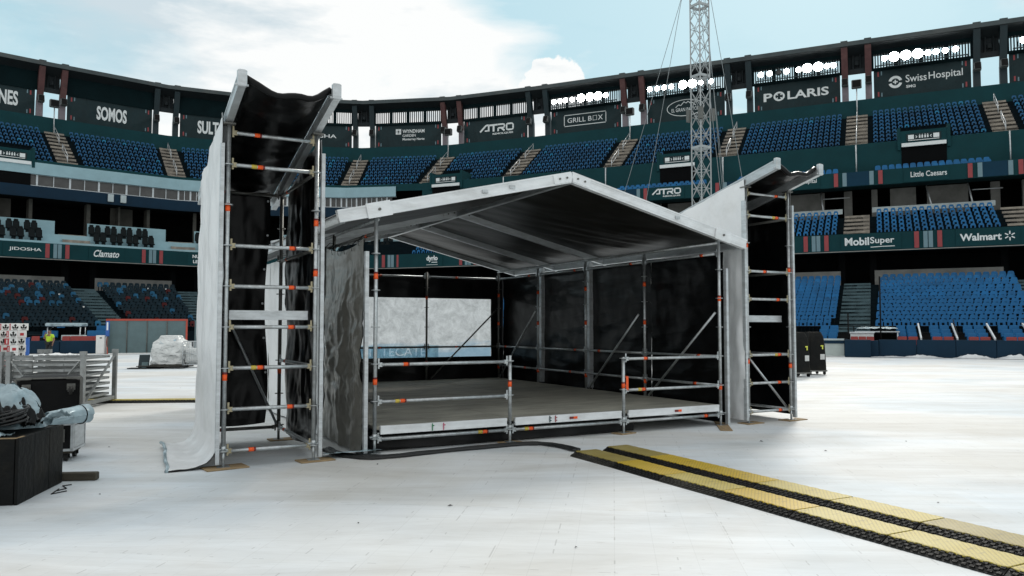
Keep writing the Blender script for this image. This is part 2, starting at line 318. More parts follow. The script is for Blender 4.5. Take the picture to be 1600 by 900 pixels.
    b.inputs['Roughness'].default_value = 0.6; b.inputs['Specular IOR Level'].default_value = 0.35
    bp = n.new('ShaderNodeBump'); bp.inputs['Strength'].default_value = 0.12; bp.inputs['Distance'].default_value = 0.01
    l.new(br2.outputs['Fac'], bp.inputs['Height']); l.new(bp.outputs['Normal'], b.inputs['Normal'])
    return m
M['floor'] = brushed_floor()

def diamond(name, col, dirt_shade):
    m = bpy.data.materials.new(name); m.use_nodes = True
    nt = m.node_tree; n = nt.nodes; l = nt.links; b = n['Principled BSDF']
    t = n.new('ShaderNodeTexCoord'); rot = n.new('ShaderNodeMapping'); rot.inputs['Rotation'].default_value = (0, 0, R(45))
    l.new(t.outputs['Object'], rot.inputs['Vector'])
    ck = n.new('ShaderNodeTexBrick'); ck.offset = 0; ck.inputs['Scale'].default_value = 1
    ck.inputs['Brick Width'].default_value = 0.032; ck.inputs['Row Height'].default_value = 0.032
    ck.inputs['Mortar Size'].default_value = 0.005
    ck.inputs['Color1'].default_value = (*col, 1); ck.inputs['Color2'].default_value = (*col, 1)
    ck.inputs['Mortar'].default_value = (col[0] * .55, col[1] * .5, col[2] * .45, 1)
    l.new(rot.outputs['Vector'], ck.inputs['Vector'])
    n3 = n.new('ShaderNodeTexNoise'); n3.inputs['Scale'].default_value = 4; n3.inputs['Detail'].default_value = 8
    l.new(t.outputs['Object'], n3.inputs['Vector'])
    r = n.new('ShaderNodeValToRGB'); r.color_ramp.elements[0].position = 0.35; r.color_ramp.elements[1].position = 0.7
    r.color_ramp.elements[0].color = (0.1, 0.1, 0.1, 1); r.color_ramp.elements[1].color = (0.7, 0.7, 0.7, 1)
    l.new(n3.outputs['Fac'], r.inputs['Fac'])
    mxx = n.new('ShaderNodeMixRGB'); mxx.inputs['Color2'].default_value = (*dirt_shade, 1)
    l.new(r.outputs['Color'], mxx.inputs['Fac']); l.new(ck.outputs['Color'], mxx.inputs['Color1'])
    l.new(mxx.outputs['Color'], b.inputs['Base Color'])
    # black rub marks from wheels
    nr = n.new('ShaderNodeTexNoise'); nr.inputs['Scale'].default_value = 7; nr.inputs['Detail'].default_value = 7; nr.inputs['Roughness'].default_value = .7
    mr = n.new('ShaderNodeMapping'); mr.inputs['Scale'].default_value = (.6, 2.6, 1); l.new(t.outputs['Object'], mr.inputs['Vector']); l.new(mr.outputs['Vector'], nr.inputs['Vector'])
    rr_ = n.new('ShaderNodeValToRGB'); rr_.color_ramp.elements[0].position = .58; rr_.color_ramp.elements[0].color = (0, 0, 0, 1); rr_.color_ramp.elements[1].position = .72; rr_.color_ramp.elements[1].color = (.6, .6, .6, 1)
    l.new(nr.outputs['Fac'], rr_.inputs['Fac'])
    mq = n.new('ShaderNodeMixRGB'); mq.inputs['Color2'].default_value = (.10, .085, .05, 1); l.new(rr_.outputs['Color'], mq.inputs['Fac']); l.new(mxx.outputs['Color'], mq.inputs['Color1'])
    l.new(mq.outputs['Color'], b.inputs['Base Color'])
    bp = n.new('ShaderNodeBump'); bp.inputs['Strength'].default_value = 0.5; bp.inputs['Distance'].default_value = 0.004; bp.invert = True
    l.new(ck.outputs['Fac'], bp.inputs['Height']); l.new(bp.outputs['Normal'], b.inputs['Normal'])
    b.inputs['Roughness'].default_value = 0.5
    return m
M['lid_bright'] = diamond('bright_yellow_ramp_lid', (0.64, 0.44, 0.010), (0.46, 0.33, 0.04))
M['lid_dusty'] = diamond('dusty_yellow_ramp_lid', (0.52, 0.41, 0.04), (0.47, 0.40, 0.13))
M['lid_brown'] = diamond('worn_yellow_ramp_lid', (0.33, 0.26, 0.045), (0.33, 0.275, 0.11))

def scrim_mat():
    m = bpy.data.materials.new('printed_mesh_scrim'); m.use_nodes = True
    nt = m.node_tree; n = nt.nodes; l = nt.links; b = n['Principled BSDF']
    t = n.new('ShaderNodeTexCoord'); sp = n.new('ShaderNodeSeparateXYZ'); l.new(t.outputs['Object'], sp.inputs[0])
    n1 = n.new('ShaderNodeTexNoise'); n1.inputs['Scale'].default_value = 3.2; n1.inputs['Detail'].default_value = 14
    n1.inputs['Roughness'].default_value = 0.8; n1.inputs['Distortion'].default_value = 0.4
    l.new(t.outputs['Object'], n1.inputs['Vector'])
    r = n.new('ShaderNodeValToRGB'); r.color_ramp.elements[0].position = 0.33; r.color_ramp.elements[1].position = 0.66
    r.color_ramp.elements[0].color = (0.42, 0.44, 0.45, 1); r.color_ramp.elements[1].color = (0.84, 0.87, 0.89, 1)
    l.new(n1.outputs['Fac'], r.inputs['Fac'])
    # printed blue band low on the cloth, ragged
    n2 = n.new('ShaderNodeTexNoise'); n2.inputs['Scale'].default_value = 2.2; n2.inputs['Detail'].default_value = 6
    mp2 = n.new('ShaderNodeMapping'); mp2.inputs['Scale'].default_value = (0.5, 1, 3)
    l.new(t.outputs['Object'], mp2.inputs['Vector']); l.new(mp2.outputs['Vector'], n2.inputs['Vector'])
    a1 = n.new('ShaderNodeMath'); a1.operation = 'MULTIPLY_ADD'; a1.inputs[1].default_value = 1.2
    l.new(n2.outputs['Fac'], a1.inputs[0]); l.new(sp.outputs['Z'], a1.inputs[2])
    r2 = n.new('ShaderNodeValToRGB'); r2.color_ramp.elements[0].position = 0.72; r2.color_ramp.elements[1].position = 1.0
    r2.color_ramp.elements[0].color = (0.75, 0.75, 0.75, 1); r2.color_ramp.elements[1].color = (0, 0, 0, 1)
    l.new(a1.outputs[0], r2.inputs['Fac'])
    mxx = n.new('ShaderNodeMixRGB'); mxx.inputs['Color2'].default_value = (0.22, 0.42, 0.58, 1)
    l.new(r2.outputs['Color'], mxx.inputs['Fac']); l.new(r.outputs['Color'], mxx.inputs['Color1'])
    l.new(mxx.outputs['Color'], b.inputs['Base Color']); b.inputs['Roughness'].default_value = 0.8
    tr = n.new('ShaderNodeBsdfTranslucent'); l.new(mxx.outputs['Color'], tr.inputs['Color'])
    ms = n.new('ShaderNodeMixShader'); ms.inputs['Fac'].default_value = 0.75
    l.new(b.outputs['BSDF'], ms.inputs[1]); l.new(tr.outputs['BSDF'], ms.inputs[2])
    l.new(ms.outputs['Shader'], n['Material Output'].inputs['Surface'])
    return m
M['scrim'] = scrim_mat()
M['bandblue'] = mat('blue_mesh_print', (0.52, 0.70, 0.80), 0.7, 0, 0.35, 5, trans=0.8)

# ------------------------------------------------------------------ mesh helpers
class MB:
    def __init__(s): s.v = []; s.f = []; s.mi = []; s.sm = []
    def add(s, vs_, fs, m=0, smooth=False):
        k = len(s.v); s.v.extend([tuple(p) for p in vs_])
        for f in fs: s.f.append(tuple(k + i for i in f)); s.mi.append(m); s.sm.append(smooth)
        return s
    def box(s, c, d, rot=None, m=0):
        hx, hy, hz = d[0] / 2, d[1] / 2, d[2] / 2
        pts = [Vector((x, y, z)) for z in (-hz, hz) for x, y in ((-hx, -hy), (hx, -hy), (hx, hy), (-hx, hy))]
        if rot is not None:
            mt = rot if isinstance(rot, Matrix) else Matrix.Rotation(rot, 3, 'Z')
            pts = [mt @ p for p in pts]
        c = Vector(c)
        return s.add([p + c for p in pts], [(3, 2, 1, 0), (4, 5, 6, 7), (0, 1, 5, 4), (1, 2, 6, 5), (2, 3, 7, 6), (3, 0, 4, 7)], m)
    def bbox(s, c, d, bev, rot=None, m=0):
        """box with chamfered vertical edges and top edges"""
        hx, hy, hz = d[0] / 2, d[1] / 2, d[2] / 2
        def ring(ix, iy, z, b):
            return [Vector(p) for p in ((-ix + b, -iy, z), (ix - b, -iy, z), (ix, -iy + b, z), (ix, iy - b, z), (ix - b, iy, z), (-ix + b, iy, z), (-ix, iy - b, z), (-ix, -iy + b, z))]
        rs = [ring(hx - bev, hy - bev, -hz, bev), ring(hx, hy, -hz + bev, bev), ring(hx, hy, hz - bev, bev), ring(hx - bev, hy - bev, hz, bev)]
        pts = [p for r_ in rs for p in r_]
        if rot is not None:
            mt = rot if isinstance(rot, Matrix) else Matrix.Rotation(rot, 3, 'Z')
            pts = [mt @ p for p in pts]
        c = Vector(c)
        fs = [tuple(range(7, -1, -1)), tuple(range(24, 32))]
        for k in range(3):
            for i in range(8):
                j = (i + 1) % 8
                fs.append((k * 8 + i, k * 8 + j, (k + 1) * 8 + j, (k + 1) * 8 + i))
        return s.add([p + c for p in pts], fs, m)
    def bar(s, p, q, w, h, up=(0, 0, 1), m=0):
        p, q = Vector(p), Vector(q); d = (q - p); L = d.length; d.normalize()
        up = Vector(up); x = d.cross(up)
        if x.length < 1e-5: x = d.cross(Vector((1, 0, 0)))
        x.normalize(); y = x.cross(d)
        mt = Matrix((x, d, y)).transposed()
        return s.box((p + q) / 2, (w, L, h), mt, m)
    def tube(s, p, q, r, n=8, m=0, caps=True, r2=None):
        p, q = Vector(p), Vector(q); d = (q - p).normalized()
        x = d.orthogonal().normalized(); y = d.cross(x)
        r2 = r if r2 is None else r2
        pts = [p + (x * math.cos(a) + y * math.sin(a)) * r for a in [2 * math.pi * i / n for i in range(n)]]
        pts += [q + (x * math.cos(a) + y * math.sin(a)) * r2 for a in [2 * math.pi * i / n for i in range(n)]]
        k = len(s.v)
        s.add(pts, [(i, (i + 1) % n, n + (i + 1) % n, n + i) for i in range(n)], m, True)
        if caps:
            s.f.append(tuple(k + i for i in range(n - 1, -1, -1))); s.mi.append(m); s.sm.append(False)
            s.f.append(tuple(k + n + i for i in range(n))); s.mi.append(m); s.sm.append(False)
        return s
    def path(s, pts, r, n=6, m=0):
        pts = [Vector(p) for p in pts]; rings = []
        for i, p in enumerate(pts):
            d = (pts[min(i + 1, len(pts) - 1)] - pts[max(i - 1, 0)]).normalized()
            up = Vector((0, 0, 1)) if abs(d.z) < 0.95 else Vector((1, 0, 0))
            x = d.cross(up).normalized(); y = x.cross(d)
            rr = r(i / (len(pts) - 1)) if callable(r) else r
            rings.append([p + (x * math.cos(2 * math.pi * k / n) + y * math.sin(2 * math.pi * k / n)) * rr for k in range(n)])
        fs = []
        for i in range(len(pts) - 1):
            for k in range(n):
                fs.append((i * n + k, i * n + (k + 1) % n, (i + 1) * n + (k + 1) % n, (i + 1) * n + k))
        fs.append(tuple(range(n - 1, -1, -1))); fs.append(tuple((len(pts) - 1) * n + k for k in range(n)))
        return s.add([p for r_ in rings for p in r_], fs, m, True)
    def sheet(s, fn, nu, nv, m=0, smooth=True, flip=False):
        pts = [fn(i / nu, j / nv) for j in range(nv + 1) for i in range(nu + 1)]
        fs = []
        for j in range(nv):
            for i in range(nu):
                a = j * (nu + 1) + i; q = (a, a + 1, a + nu + 2, a + nu + 1)
                fs.append(q[::-1] if flip else q)
        return s.add(pts, fs, m, smooth)
    def prism(s, poly, y0, y1, m=0, smooth=False):
        """poly in local (x,z) extruded along y"""
        n = len(poly)
        pts = [(x, y0, z) for x, z in poly] + [(x, y1, z) for x, z in poly]
        fs = [tuple(range(n)), tuple(range(2 * n - 1, n - 1, -1))] + [(i, n + i, n + (i + 1) % n, (i + 1) % n) for i in range(n)]
        return s.add(pts, fs, m, smooth)
    def merge(s, o, mt, m=None):
        k = len(s.v); s.v.extend([tuple(mt @ Vector(p)) for p in o.v])
        for f, mi, sm in zip(o.f, o.mi, o.sm):
            s.f.append(tuple(k + i for i in f)); s.mi.append(mi if m is None else m); s.sm.append(sm)
        return s

def mesh_of(name, mb, mats):
    me = bpy.data.meshes.new(name)
    me.from_pydata(mb.v, [], mb.f)
    if not isinstance(mats, (list, tuple)): mats = [mats]
    for m in mats: me.materials.append(M[m] if isinstance(m, str) else m)
    me.polygons.foreach_set('material_index', mb.mi)
    me.polygons.foreach_set('use_smooth', mb.sm)
    me.update()
    return me
def obj(name, mb, mats, parent=None, loc=None, rotz=None):
    o = bpy.data.objects.new(name, mesh_of(name, mb, mats)); COL.objects.link(o)
    if parent: o.parent = parent
    if loc is not None: o.location = loc
    if rotz is not None: o.rotation_euler = (0, 0, rotz)
    return o
def tag(o, label=None, cat=None, group=None, kind=None):
    if label: o['label'] = label
    if cat: o['category'] = cat
    if group: o['group'] = group
    if kind: o['kind'] = kind
    return o
def thing(name, label, cat, loc=(0, 0, 0), rotz=0, group=None):
    o = bpy.data.objects.new(name, None); COL.objects.link(o)
    o.location = loc; o.rotation_euler = (0, 0, rotz); o.empty_display_size = 0.2
    return tag(o, label, cat, group)
def dup(root, loc, rotz, label=None, group=None):
    r = root.copy(); COL.objects.link(r); r.location = loc; r.rotation_euler = (0, 0, rotz)
    if label: r['label'] = label
    if group: r['group'] = group
    for ch in list(root.children):
        c = ch.copy(); COL.objects.link(c); c.parent = r
        for g in ch.children:
            d = g.copy(); COL.objects.link(d); d.parent = c
    return r
def nz3(x, y, z=0.0): return noise.noise(Vector((x, y, z)))
def fbm(x, y, z=0.0, o=4): return noise.fractal(Vector((x, y, z)), 1.0, 2.0, o)

_tc = {}
def text_mb(txt, w, h, cx=0, cy=0, bold=0.0, shear=0.0, depth=0.02, uniform=False):
    """lettering laid in the local XZ plane, front towards -Y, fitted in w x h round (cx, cy)"""
    cu = bpy.data.curves.new('lettering', 'FONT'); cu.body = txt; cu.size = 1; cu.offset = bold; cu.shear = shear
    cu.extrude = 0.0; cu.resolution_u = 3
    ob = bpy.data.objects.new('lettering', cu)
    me = bpy.data.meshes.new_from_object(ob)
    vsx = [v.co.copy() for v in me.vertices]; fs = [tuple(p.vertices) for p in me.polygons]
    bpy.data.objects.remove(ob); bpy.data.meshes.remove(me)
    x0 = min(v.x for v in vsx); x1 = max(v.x for v in vsx); y0 = min(v.y for v in vsx); y1 = max(v.y for v in vsx)
    sx = w / (x1 - x0); sy = h / (y1 - y0)
    mb = MB()
    mb.add([(cx + (v.x - (x0 + x1) / 2) * sx, -depth, cy + (v.y - (y0 + y1) / 2) * sy) for v in vsx], fs)
    return mb
def rect(mb, x0, x1, z0, z1, y=-0.02, m=0):
    return mb.box(((x0 + x1) / 2, y, (z0 + z1) / 2), (abs(x1 - x0), 0.012, abs(z1 - z0)), None, m)
def ring(mb, cx, cz, rx, rz, t, y=-0.02, n=32, a0=0, a1=2 * math.pi):
    pts = []; fs = []
    full = abs(a1 - a0 - 2 * math.pi) < 1e-6
    for i in range(n + 1):
        a = a0 + (a1 - a0) * i / n
        pts.append((cx + rx * math.cos(a), y, cz + rz * math.sin(a))); pts.append((cx + (rx - t) * math.cos(a), y, cz + (rz - t) * math.sin(a)))
    for i in range(n): fs.append((2 * i, 2 * i + 2, 2 * i + 3, 2 * i + 1))
    return mb.add(pts, fs)
def strokes(mb, pts, w, y=-0.02):
    for a, b in zip(pts, pts[1:]):
        mb.bar((a[0], y, a[1]), (b[0], y, b[1]), w, 0.012, up=(0, 1, 0))
    return mb

# ------------------------------------------------------------------ ground
g = MB(); g.add([(-900, -900, -0.30), (900, -900, -0.30), (900, 900, -0.30), (-900, 900, -0.30)], [(0, 1, 2, 3)])
tag(obj('ground', g, 'concrete'), kind='structure')
fl = MB(); fl.add([(-75, -30, 0), (75, -30, 0), (75, 62, 0), (-75, 62, 0)], [(0, 1, 2, 3)])
tag(obj('floor', fl, 'floor'), kind='structure')

# ------------------------------------------------------------------ the ballpark bowl: a plan curve K and inward offsets
K = [Vector(p) for p in ((-60.2, 77.6), (-51.5, 85.6), (-42.2, 93.5), (-31.2, 98.45), (-19.2, 100.3), (-7.4, 98.5), (3.5, 94.1), (14.3, 89.1), (25., 84.1), (35.6, 79.1), (46.2, 74.1), (56.8, 69.1), (67.4, 64.1))]
def nrm(a, b):
    d = (b - a).normalized(); return Vector((d.y, -d.x))
def mit(i):
    if i == 0: return nrm(K[0], K[1])
    if i == len(K) - 1: return nrm(K[-2], K[-1])
    a = nrm(K[i - 1], K[i]); b = nrm(K[i], K[i + 1]); return (a + b) / (1 + a.dot(b))
MI = [mit(i) for i in range(len(K))]
NB = len(K) - 1
def KO(i, o): return K[i] + MI[i] * o
def LEN(i, o): return (KO(i + 1, o) - KO(i, o)).length
def P(i, s, o, z):
    a = KO(i, o); b = KO(i + 1, o); p = a + (b - a) * s
    return Vector((p.x, p.y, z))
def PM(i, m, o, z):                      # m metres along bay i (negative: from its far end)
    L = LEN(i, o)
    return P(i, (m / L) if m >= 0 else 1 + m / L, o, z)
def bay_frame(i, s, o, z):               # local frame: x along the bay, -y towards the field, z up
    d = (K[i + 1] - K[i]).normalized()
    return P(i, s, o, z), math.atan2(d.y, d.x)

stand = thing('grandstand', 'curved dark teal ballpark grandstand with three tiers of seats and a thin steel roof', 'grandstand', (-10, 80, 0))
def sobj(name, mb, mats):
    off = Vector((10, -80, 0)); mb.v = [tuple(Vector(p) + off) for p in mb.v]
    return obj(name, mb, mats, stand)
def strip(mb, i0, i1, prof, m=0, s0=0.0, s1=1.0):
    """sweep an (offset, z) profile along bays i0..i1-1"""
    for i in range(i0, i1):
        a0 = s0 if i == i0 else 0.0; a1 = s1 if i == i1 - 1 else 1.0
        for (o0, z0), (o1, z1) in zip(prof, prof[1:]):
            mb.add([P(i, a0, o0, z0), P(i, a1, o0, z0), P(i, a1, o1, z1), P(i, a0, o1, z1)], [(3, 2, 1, 0)], m)
    return mb

# rows: (offset, floor height)
UP = [(10.0 - 0.84 * r, 17.7 + 0.54 * r) for r in range(10)]
MID = [(16.9 - 0.9 * r, 9.05 + 0.44 * r) for r in range(6)]
LOW = [(29.0 - 0.92 * r, 1.35 + 0.29 * r) for r in range(14)]
def terrace(rows, tread, i0, i1, mb, front=None):
    prof = []
    if front is not None: prof.append((rows[0][0] + tread / 2, front))
    for k, (o, z) in enumerate(rows):
        prof.append((o + tread / 2, z)); prof.append((o - tread / 2, z))
    strip(mb, i0, i1, prof)
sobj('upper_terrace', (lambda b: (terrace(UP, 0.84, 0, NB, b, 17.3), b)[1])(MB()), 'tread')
sobj('middle_terrace', (lambda b: (terrace(MID, 0.9, 4, NB, b, 8.6), b)[1])(MB()), 'tread')
sobj('lower_terrace', (lambda b: (terrace(LOW, 0.92, 0, NB, b, 0.0), b)[1])(MB()), 'treadlow')

def stairs(name, rows, tread, hw, matname, idx, extra=0.0):
    for i in idx:
        b = MB()
        n = len(rows) * 2
        for k in range(n):
            o, z = rows[k // 2]
            oo = o + (tread / 4 if k % 2 == 0 else -tread / 4)
            zz = z + 0.012 + (0 if k % 2 == 0 else (rows[1][1] - rows[0][1]) / 2)
            zp = zz - (rows[1][1] - rows[0][1]) / 2
            fo, ro = oo + tread / 4, oo - tread / 4
            def q(o_, z_): return [PM(i - 1, -hw, o_, z_), PM(i, 0.0, o_, z_), PM(i, hw, o_, z_)]
            for (o1, z1), (o2, z2) in (((fo, zp), (fo, zz)), ((fo, zz), (ro, zz))):
                A = q(o1, z1); Bq = q(o2, z2)
                b.add(A + Bq, [(3, 4, 1, 0), (4, 5, 2, 1)])
            # dark nosing line
        sobj(name, b, matname)
stairs('upper_stair', UP, 0.84, 0.95, 'stair', range(1, NB))
stairs('middle_stair', MID, 0.9, 1.0, 'stair', range(7, NB))
stairs('lower_stair', LOW, 0.92, 1.0, 'stairlow', range(1, NB))
# handrail up the middle of every upper stair
for i in range(1, NB):
    for (ra, rb) in ((1, 4), (6, 9)):
        b = MB()
        pa = P(i, 0, UP[ra][0], UP[ra][1]); pb = P(i, 0, UP[rb][0], UP[rb][1])
        b.tube(pa, pa + Vector((0, 0, 1.0)), 0.035, 5); b.tube(pb, pb + Vector((0, 0, 1.0)), 0.035, 5)
        b.tube(pa + Vector((0, 0, 1.0)), pb + Vector((0, 0, 1.0)), 0.035, 5)
        b.tube(pa + Vector((0, 0, .55)), pb + Vector((0, 0, .55)), 0.03, 5)
        sobj('stair_handrail', b, 'alu')

# upper parapet (teal) behind the top row, and the wall under the upper deck
b = MB(); strip(b, 0, NB, [(1.95, 22.3), (1.9, 24.55), (0.0, 24.7), (-0.6, 24.7), (-0.6, 22.0)])
sobj('upper_parapet', b, 'teal')
b = MB(); strip(b, 5, NB, [(10.62, 17.52), (10.62, 18.15), (10.72, 18.15), (10.72, 15.0)], s0=0.0)
strip(b, 0, 5, [(10.60, 17.4), (10.60, 18.1), (10.7, 18.1), (10.7, 17.3)])
sobj('upper_front_wall', b, 'teal')
# outer shell
b = MB(); strip(b, 0, NB, [(-0.62, 22.0), (-0.62, 0.0)]); strip(b, 0, NB, [(5.0, 17.4), (5.0, 0.0)])
strip(b, 0, NB, [(10.6, 17.35), (5.0, 17.3)])
strip(b, 0, NB, [(17.2, 7.95), (5.0, 7.9)]); strip(b, 0, NB, [(11.2, 14.3), (5.0, 14.3)])
strip(b, 0, NB, [(12.0, 5.3), (12.0, 7.9)])
sobj('dark_concourse', b, 'void')

# ---- roof
b = MB()
strip(b, 0, NB, [(-3.0, 30.55), (1.7, 30.75), (1.7, 30.30)])
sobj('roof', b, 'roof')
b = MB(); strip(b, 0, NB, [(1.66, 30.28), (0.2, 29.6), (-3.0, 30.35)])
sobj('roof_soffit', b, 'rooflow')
# ---- columns in pairs
for i in range(0, NB):
    red = i in (1, 5, 7, 9, 11)
    for sgn in (-1, 1):
        b = MB()
        d = (K[min(i + 1, NB)] - K[i]).normalized()
        if i > 0: d = ((K[i + 1] - K[i]).normalized() + (K[i] - K[i - 1]).normalized()).normalized()
        nv = Vector((d.y, -d.x))
        def W(al, o, z): p = K[i] + d * al + nv * o; return Vector((p.x, p.y, z))
        up_ = (d.x, d.y, 0)
        b.bar(W(sgn * 1.1, 0.15, 22.4), W(sgn * 1.1, 0.25, 26.7), 0.62, 0.62, up_, 1)
        b.bar(W(sgn * 1.1, 0.25, 26.6), W(sgn * 1.1, 1.35, 30.62), 0.60, 0.60, up_, 0)
        b.bar(W(sgn * 1.1, 1.6, 30.62), W(sgn * 1.1, -1.4, 30.95), 0.66, 0.55, (0, 0, 1), 2)
        b.bar(W(sgn * 1.1, 1.35, 29.9), W(sgn * 1.1, -0.6, 30.2), 0.5, 0.5, (0, 0, 1), 0)
        sobj('column', b, ['redcol', 'colbase', 'roof'] if red else ['tealdark', 'tealdark', 'roof'])
# dark infill between the columns of a pair, with a beam and small frames
for i in range(1, NB):
    b = MB()
    a = PM(i - 1, -0.85, 0.1, 27.75); c = PM(i, 0.85, 0.1, 27.75); up3 = Vector((0, 0, 2.6))
    d = (c - a).normalized()
    b.bar((a + c) / 2 + Vector((0, 0, 0)) - d * .0 + Vector((0, 0, 0)), (a + c) / 2 + up3, (c - a).length, .08, (MI[i].x, MI[i].y, 0))
    b.bar(a + Vector((MI[i].x * .3, MI[i].y * .3, .2)), c + Vector((MI[i].x * .3, MI[i].y * .3, .2)), .3, .45)
    for t in (.3, .7):
        p = a + (c - a) * t + Vector((MI[i].x * .25, MI[i].y * .25, .4)); b.bar(p, p + Vector((0, 0, 1.6)), .12, .15)
    b.bbox((a + c) / 2 + Vector((MI[i].x * .35, MI[i].y * .35, 1.0)), (.35, .3, .45), .04)
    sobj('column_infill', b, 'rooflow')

# ---- louvre bands under the roof (bays 3..), solid dark band on the left bays
for i in range(0, NB):
    mb_ = MB(); L = LEN(i, 0.6)
    if i <= 2:
        mb_.add([PM(i, 1.3, 0.55, 27.7), PM(i, -1.3, 0.55, 27.7), PM(i, -1.3, 0.55, 30.0), PM(i, 1.3, 0.55, 30.0)], [(0, 1, 2, 3)])
        sobj('upper_dark_band', mb_, 'signdark'); continue
    for (z0, z1) in ((27.70, 27.98), (29.40, 30.3)):
        mb_.bar(PM(i, 1.3, 0.55, (z0 + z1) / 2), PM(i, -1.3, 0.55, (z0 + z1) / 2), 0.12, z1 - z0)
    x0, x1 = 1.4, L - 1.4
    ngrp = 4
    gw = (x1 - x0) / ngrp
    for gidx in range(ngrp):
        a = x0 + gidx * gw + 0.10; e = x0 + (gidx + 1) * gw - 0.10
        nb_ = 8
        for k in range(nb_ + 1):
            m_ = a + (e - a) * k / nb_
            wdt = 0.12 if 0 < k < nb_ else 0.22
            mb_.bar(PM(i, m_, 0.55, 27.9), PM(i, m_, 0.55, 29.5), wdt, 0.05, (nrm(K[i], K[i + 1]).x, nrm(K[i], K[i + 1]).y, 0))
    sobj('louvre_band', mb_, 'signdark')

# ---- sign panels between the column pairs
def sign(i, label, build, name='sign_panel', rev=False):
    c, a = bay_frame(i, 0.5, 0.35, 26.32)
    L = LEN(i, 0.35); w = L - 3.15
    t = thing(name, label, 'sign', c, a, 'sign panels under the roof')
    p = MB(); p.box((0, 0, 0.0), (w, 0.12, 2.98)); obj('panel', p, 'sign', t)
    # little colour ticks in the corners
    for sx in (-1, 1):
        for sz in (-1, 1):
            x = sx * (w / 2 - 0.42)
            f = MB(); f.box((x, -0.075, sz * (1.02)), (0.14, 0.012, 0.48)); obj('corner_stripe', f, 'stripe_red', t)
            f = MB(); f.box((x + sx * 0.30 * (-1), -0.075, sz * 1.10), (0.11, 0.012, 0.40)); obj('corner_stripe', f, 'stripe_blue', t)
    # white strip painted for the bright sky showing in the gap below
    h = MB(); h.bar((-w / 2, -0.02, -1.515), (w / 2, -0.02, -1.515), 0.10, 0.05); obj('sky_gap_strip', h, 'letter', t)
    if build:
        mb = MB(); build(mb)
        for k, v in enumerate(mb.v): mb.v[k] = (v[0], v[1] - 0.062, v[2])
        obj('lettering', mb, 'letter', t)
    return t
I4 = Matrix.Identity(4)
def T(mb, *a, **k): mb.merge(text_mb(*a, **k), I4)

sign(0, 'dark sign panel at the far left edge with a cut off white letter S', lambda m: T(m, 'SULTANES', 4.9, 1.6, .3, 0.1, bold=0.03))
sign(1, 'dark sign panel reading SOMOS in bold white capitals', lambda m: T(m, 'SOMOS', 3.2, 1.62, 0.1, 0.0, bold=0.035))
sign(2, 'dark sign panel with the bold white letters SULT half hidden behind the left tower', lambda m: T(m, 'SULTANES', 5.0, 1.6, 0.1, 0, bold=0.035))
sign(3, 'dark sign panel ending in the thin white letters OSHA', lambda m: T(m, 'JIDOSHA', 4.6, 0.62, 0.2, -0.1, bold=0.012))
def wyn(m):
    T(m, 'WYNDHAM', 2.9, 0.46, 0.7, 0.55, bold=0.02); T(m, 'GARDEN', 1.75, 0.34, 0.12, 0.0, bold=0.01)
    T(m, 'Monterrey Norte', 2.9, 0.40, 0.7, -0.52, bold=0.02)
    ring(m, -1.3, 0.52, 0.22, 0.22, 0.09, n=20)
    for (x0, x1, z0, z1) in ((-1.65, -0.95, .80, .87), (-1.65, -0.95, .17, .24), (-1.65, -1.55, .24, .80), (-1.05, -0.95, .24, .80)): rect(m, x0, x1, z0, z1)
    for sx in (-1, 1):
        for sz in (-1, 1): rect(m, -1.3 + sx * .19 - .08, -1.3 + sx * .19 + .08, .52 + sz * .2 - .07, .52 + sz * .2 + .07, -0.021)
sign(4, 'dark sign panel with a square white emblem and three lines of white lettering', wyn)
def atro(m, s=1.0, cx=0, cz=0):
    # A without bar
    def sc(p): return [(cx + x * s, cz + z * s) for x, z in p]
    strokes(m, sc([(-2.45, -0.30), (-1.55, 0.55), (-1.18, 0.55), (-1.18, -0.30)]), 0.24 * s)
    strokes(m, sc([(-1.75, -0.2), (-1.2, -0.2)]), 0.18 * s, -0.023)
    strokes(m, sc([(-1.1, 0.52), (0.15, 0.52)]), 0.24 * s, -0.022); strokes(m, sc([(-0.45, 0.5), (-0.45, -0.38)]), 0.27 * s, -0.024)
    strokes(m, sc([(0.22, -0.38), (0.22, 0.05), (1.0, 0.05), (1.15, 0.2), (1.12, 0.45), (0.98, 0.53), (0.18, 0.53)]), 0.22 * s)
    strokes(m, sc([(0.7, 0.02), (1.15, -0.38)]), 0.25 * s, -0.025)
    strokes(m, sc([(1.55, 0.52), (2.2, 0.52), (2.4, 0.38), (2.4, -0.15), (2.25, -0.3), (1.6, -0.3), (1.45, -0.16), (1.45, 0.38), (1.55, 0.52)]), 0.22 * s)
    T(m, 'REMOLQUES', 3.0 * s, 0.28 * s, cx + 0.9 * s, cz - 0.72 * s, bold=0.03)
sign(5, 'dark sign panel with a big angular white ATRO wordmark and a smaller line below', lambda m: atro(m, 0.92, 0.2, 0.1))
def grill(m):
    T(m, 'GRILL B', 3.05, 0.58, -0.75, 0.08, bold=0.004); T(m, 'X', 0.6, 0.58, 1.85, 0.08, bold=0.004)
    for (x0, x1, z0, z1) in ((0.92, 1.42, .33, .37), (0.92, 1.42, -.21, -.17), (0.92, 0.96, -.17, .33), (1.38, 1.42, -.17, .33)): rect(m, x0, x1, z0, z1)
    for (x0, x1, z0, z1) in ((-2.65, 2.5, .70, .78), (-2.65, 2.5, -.62, -.54), (-2.72, -2.64, -.5, .66), (2.49, 2.57, -.5, .66)): rect(m, x0, x1, z0, z1)
sign(6, 'dark sign panel with white words GRILL BOX inside a rounded white outline', grill)
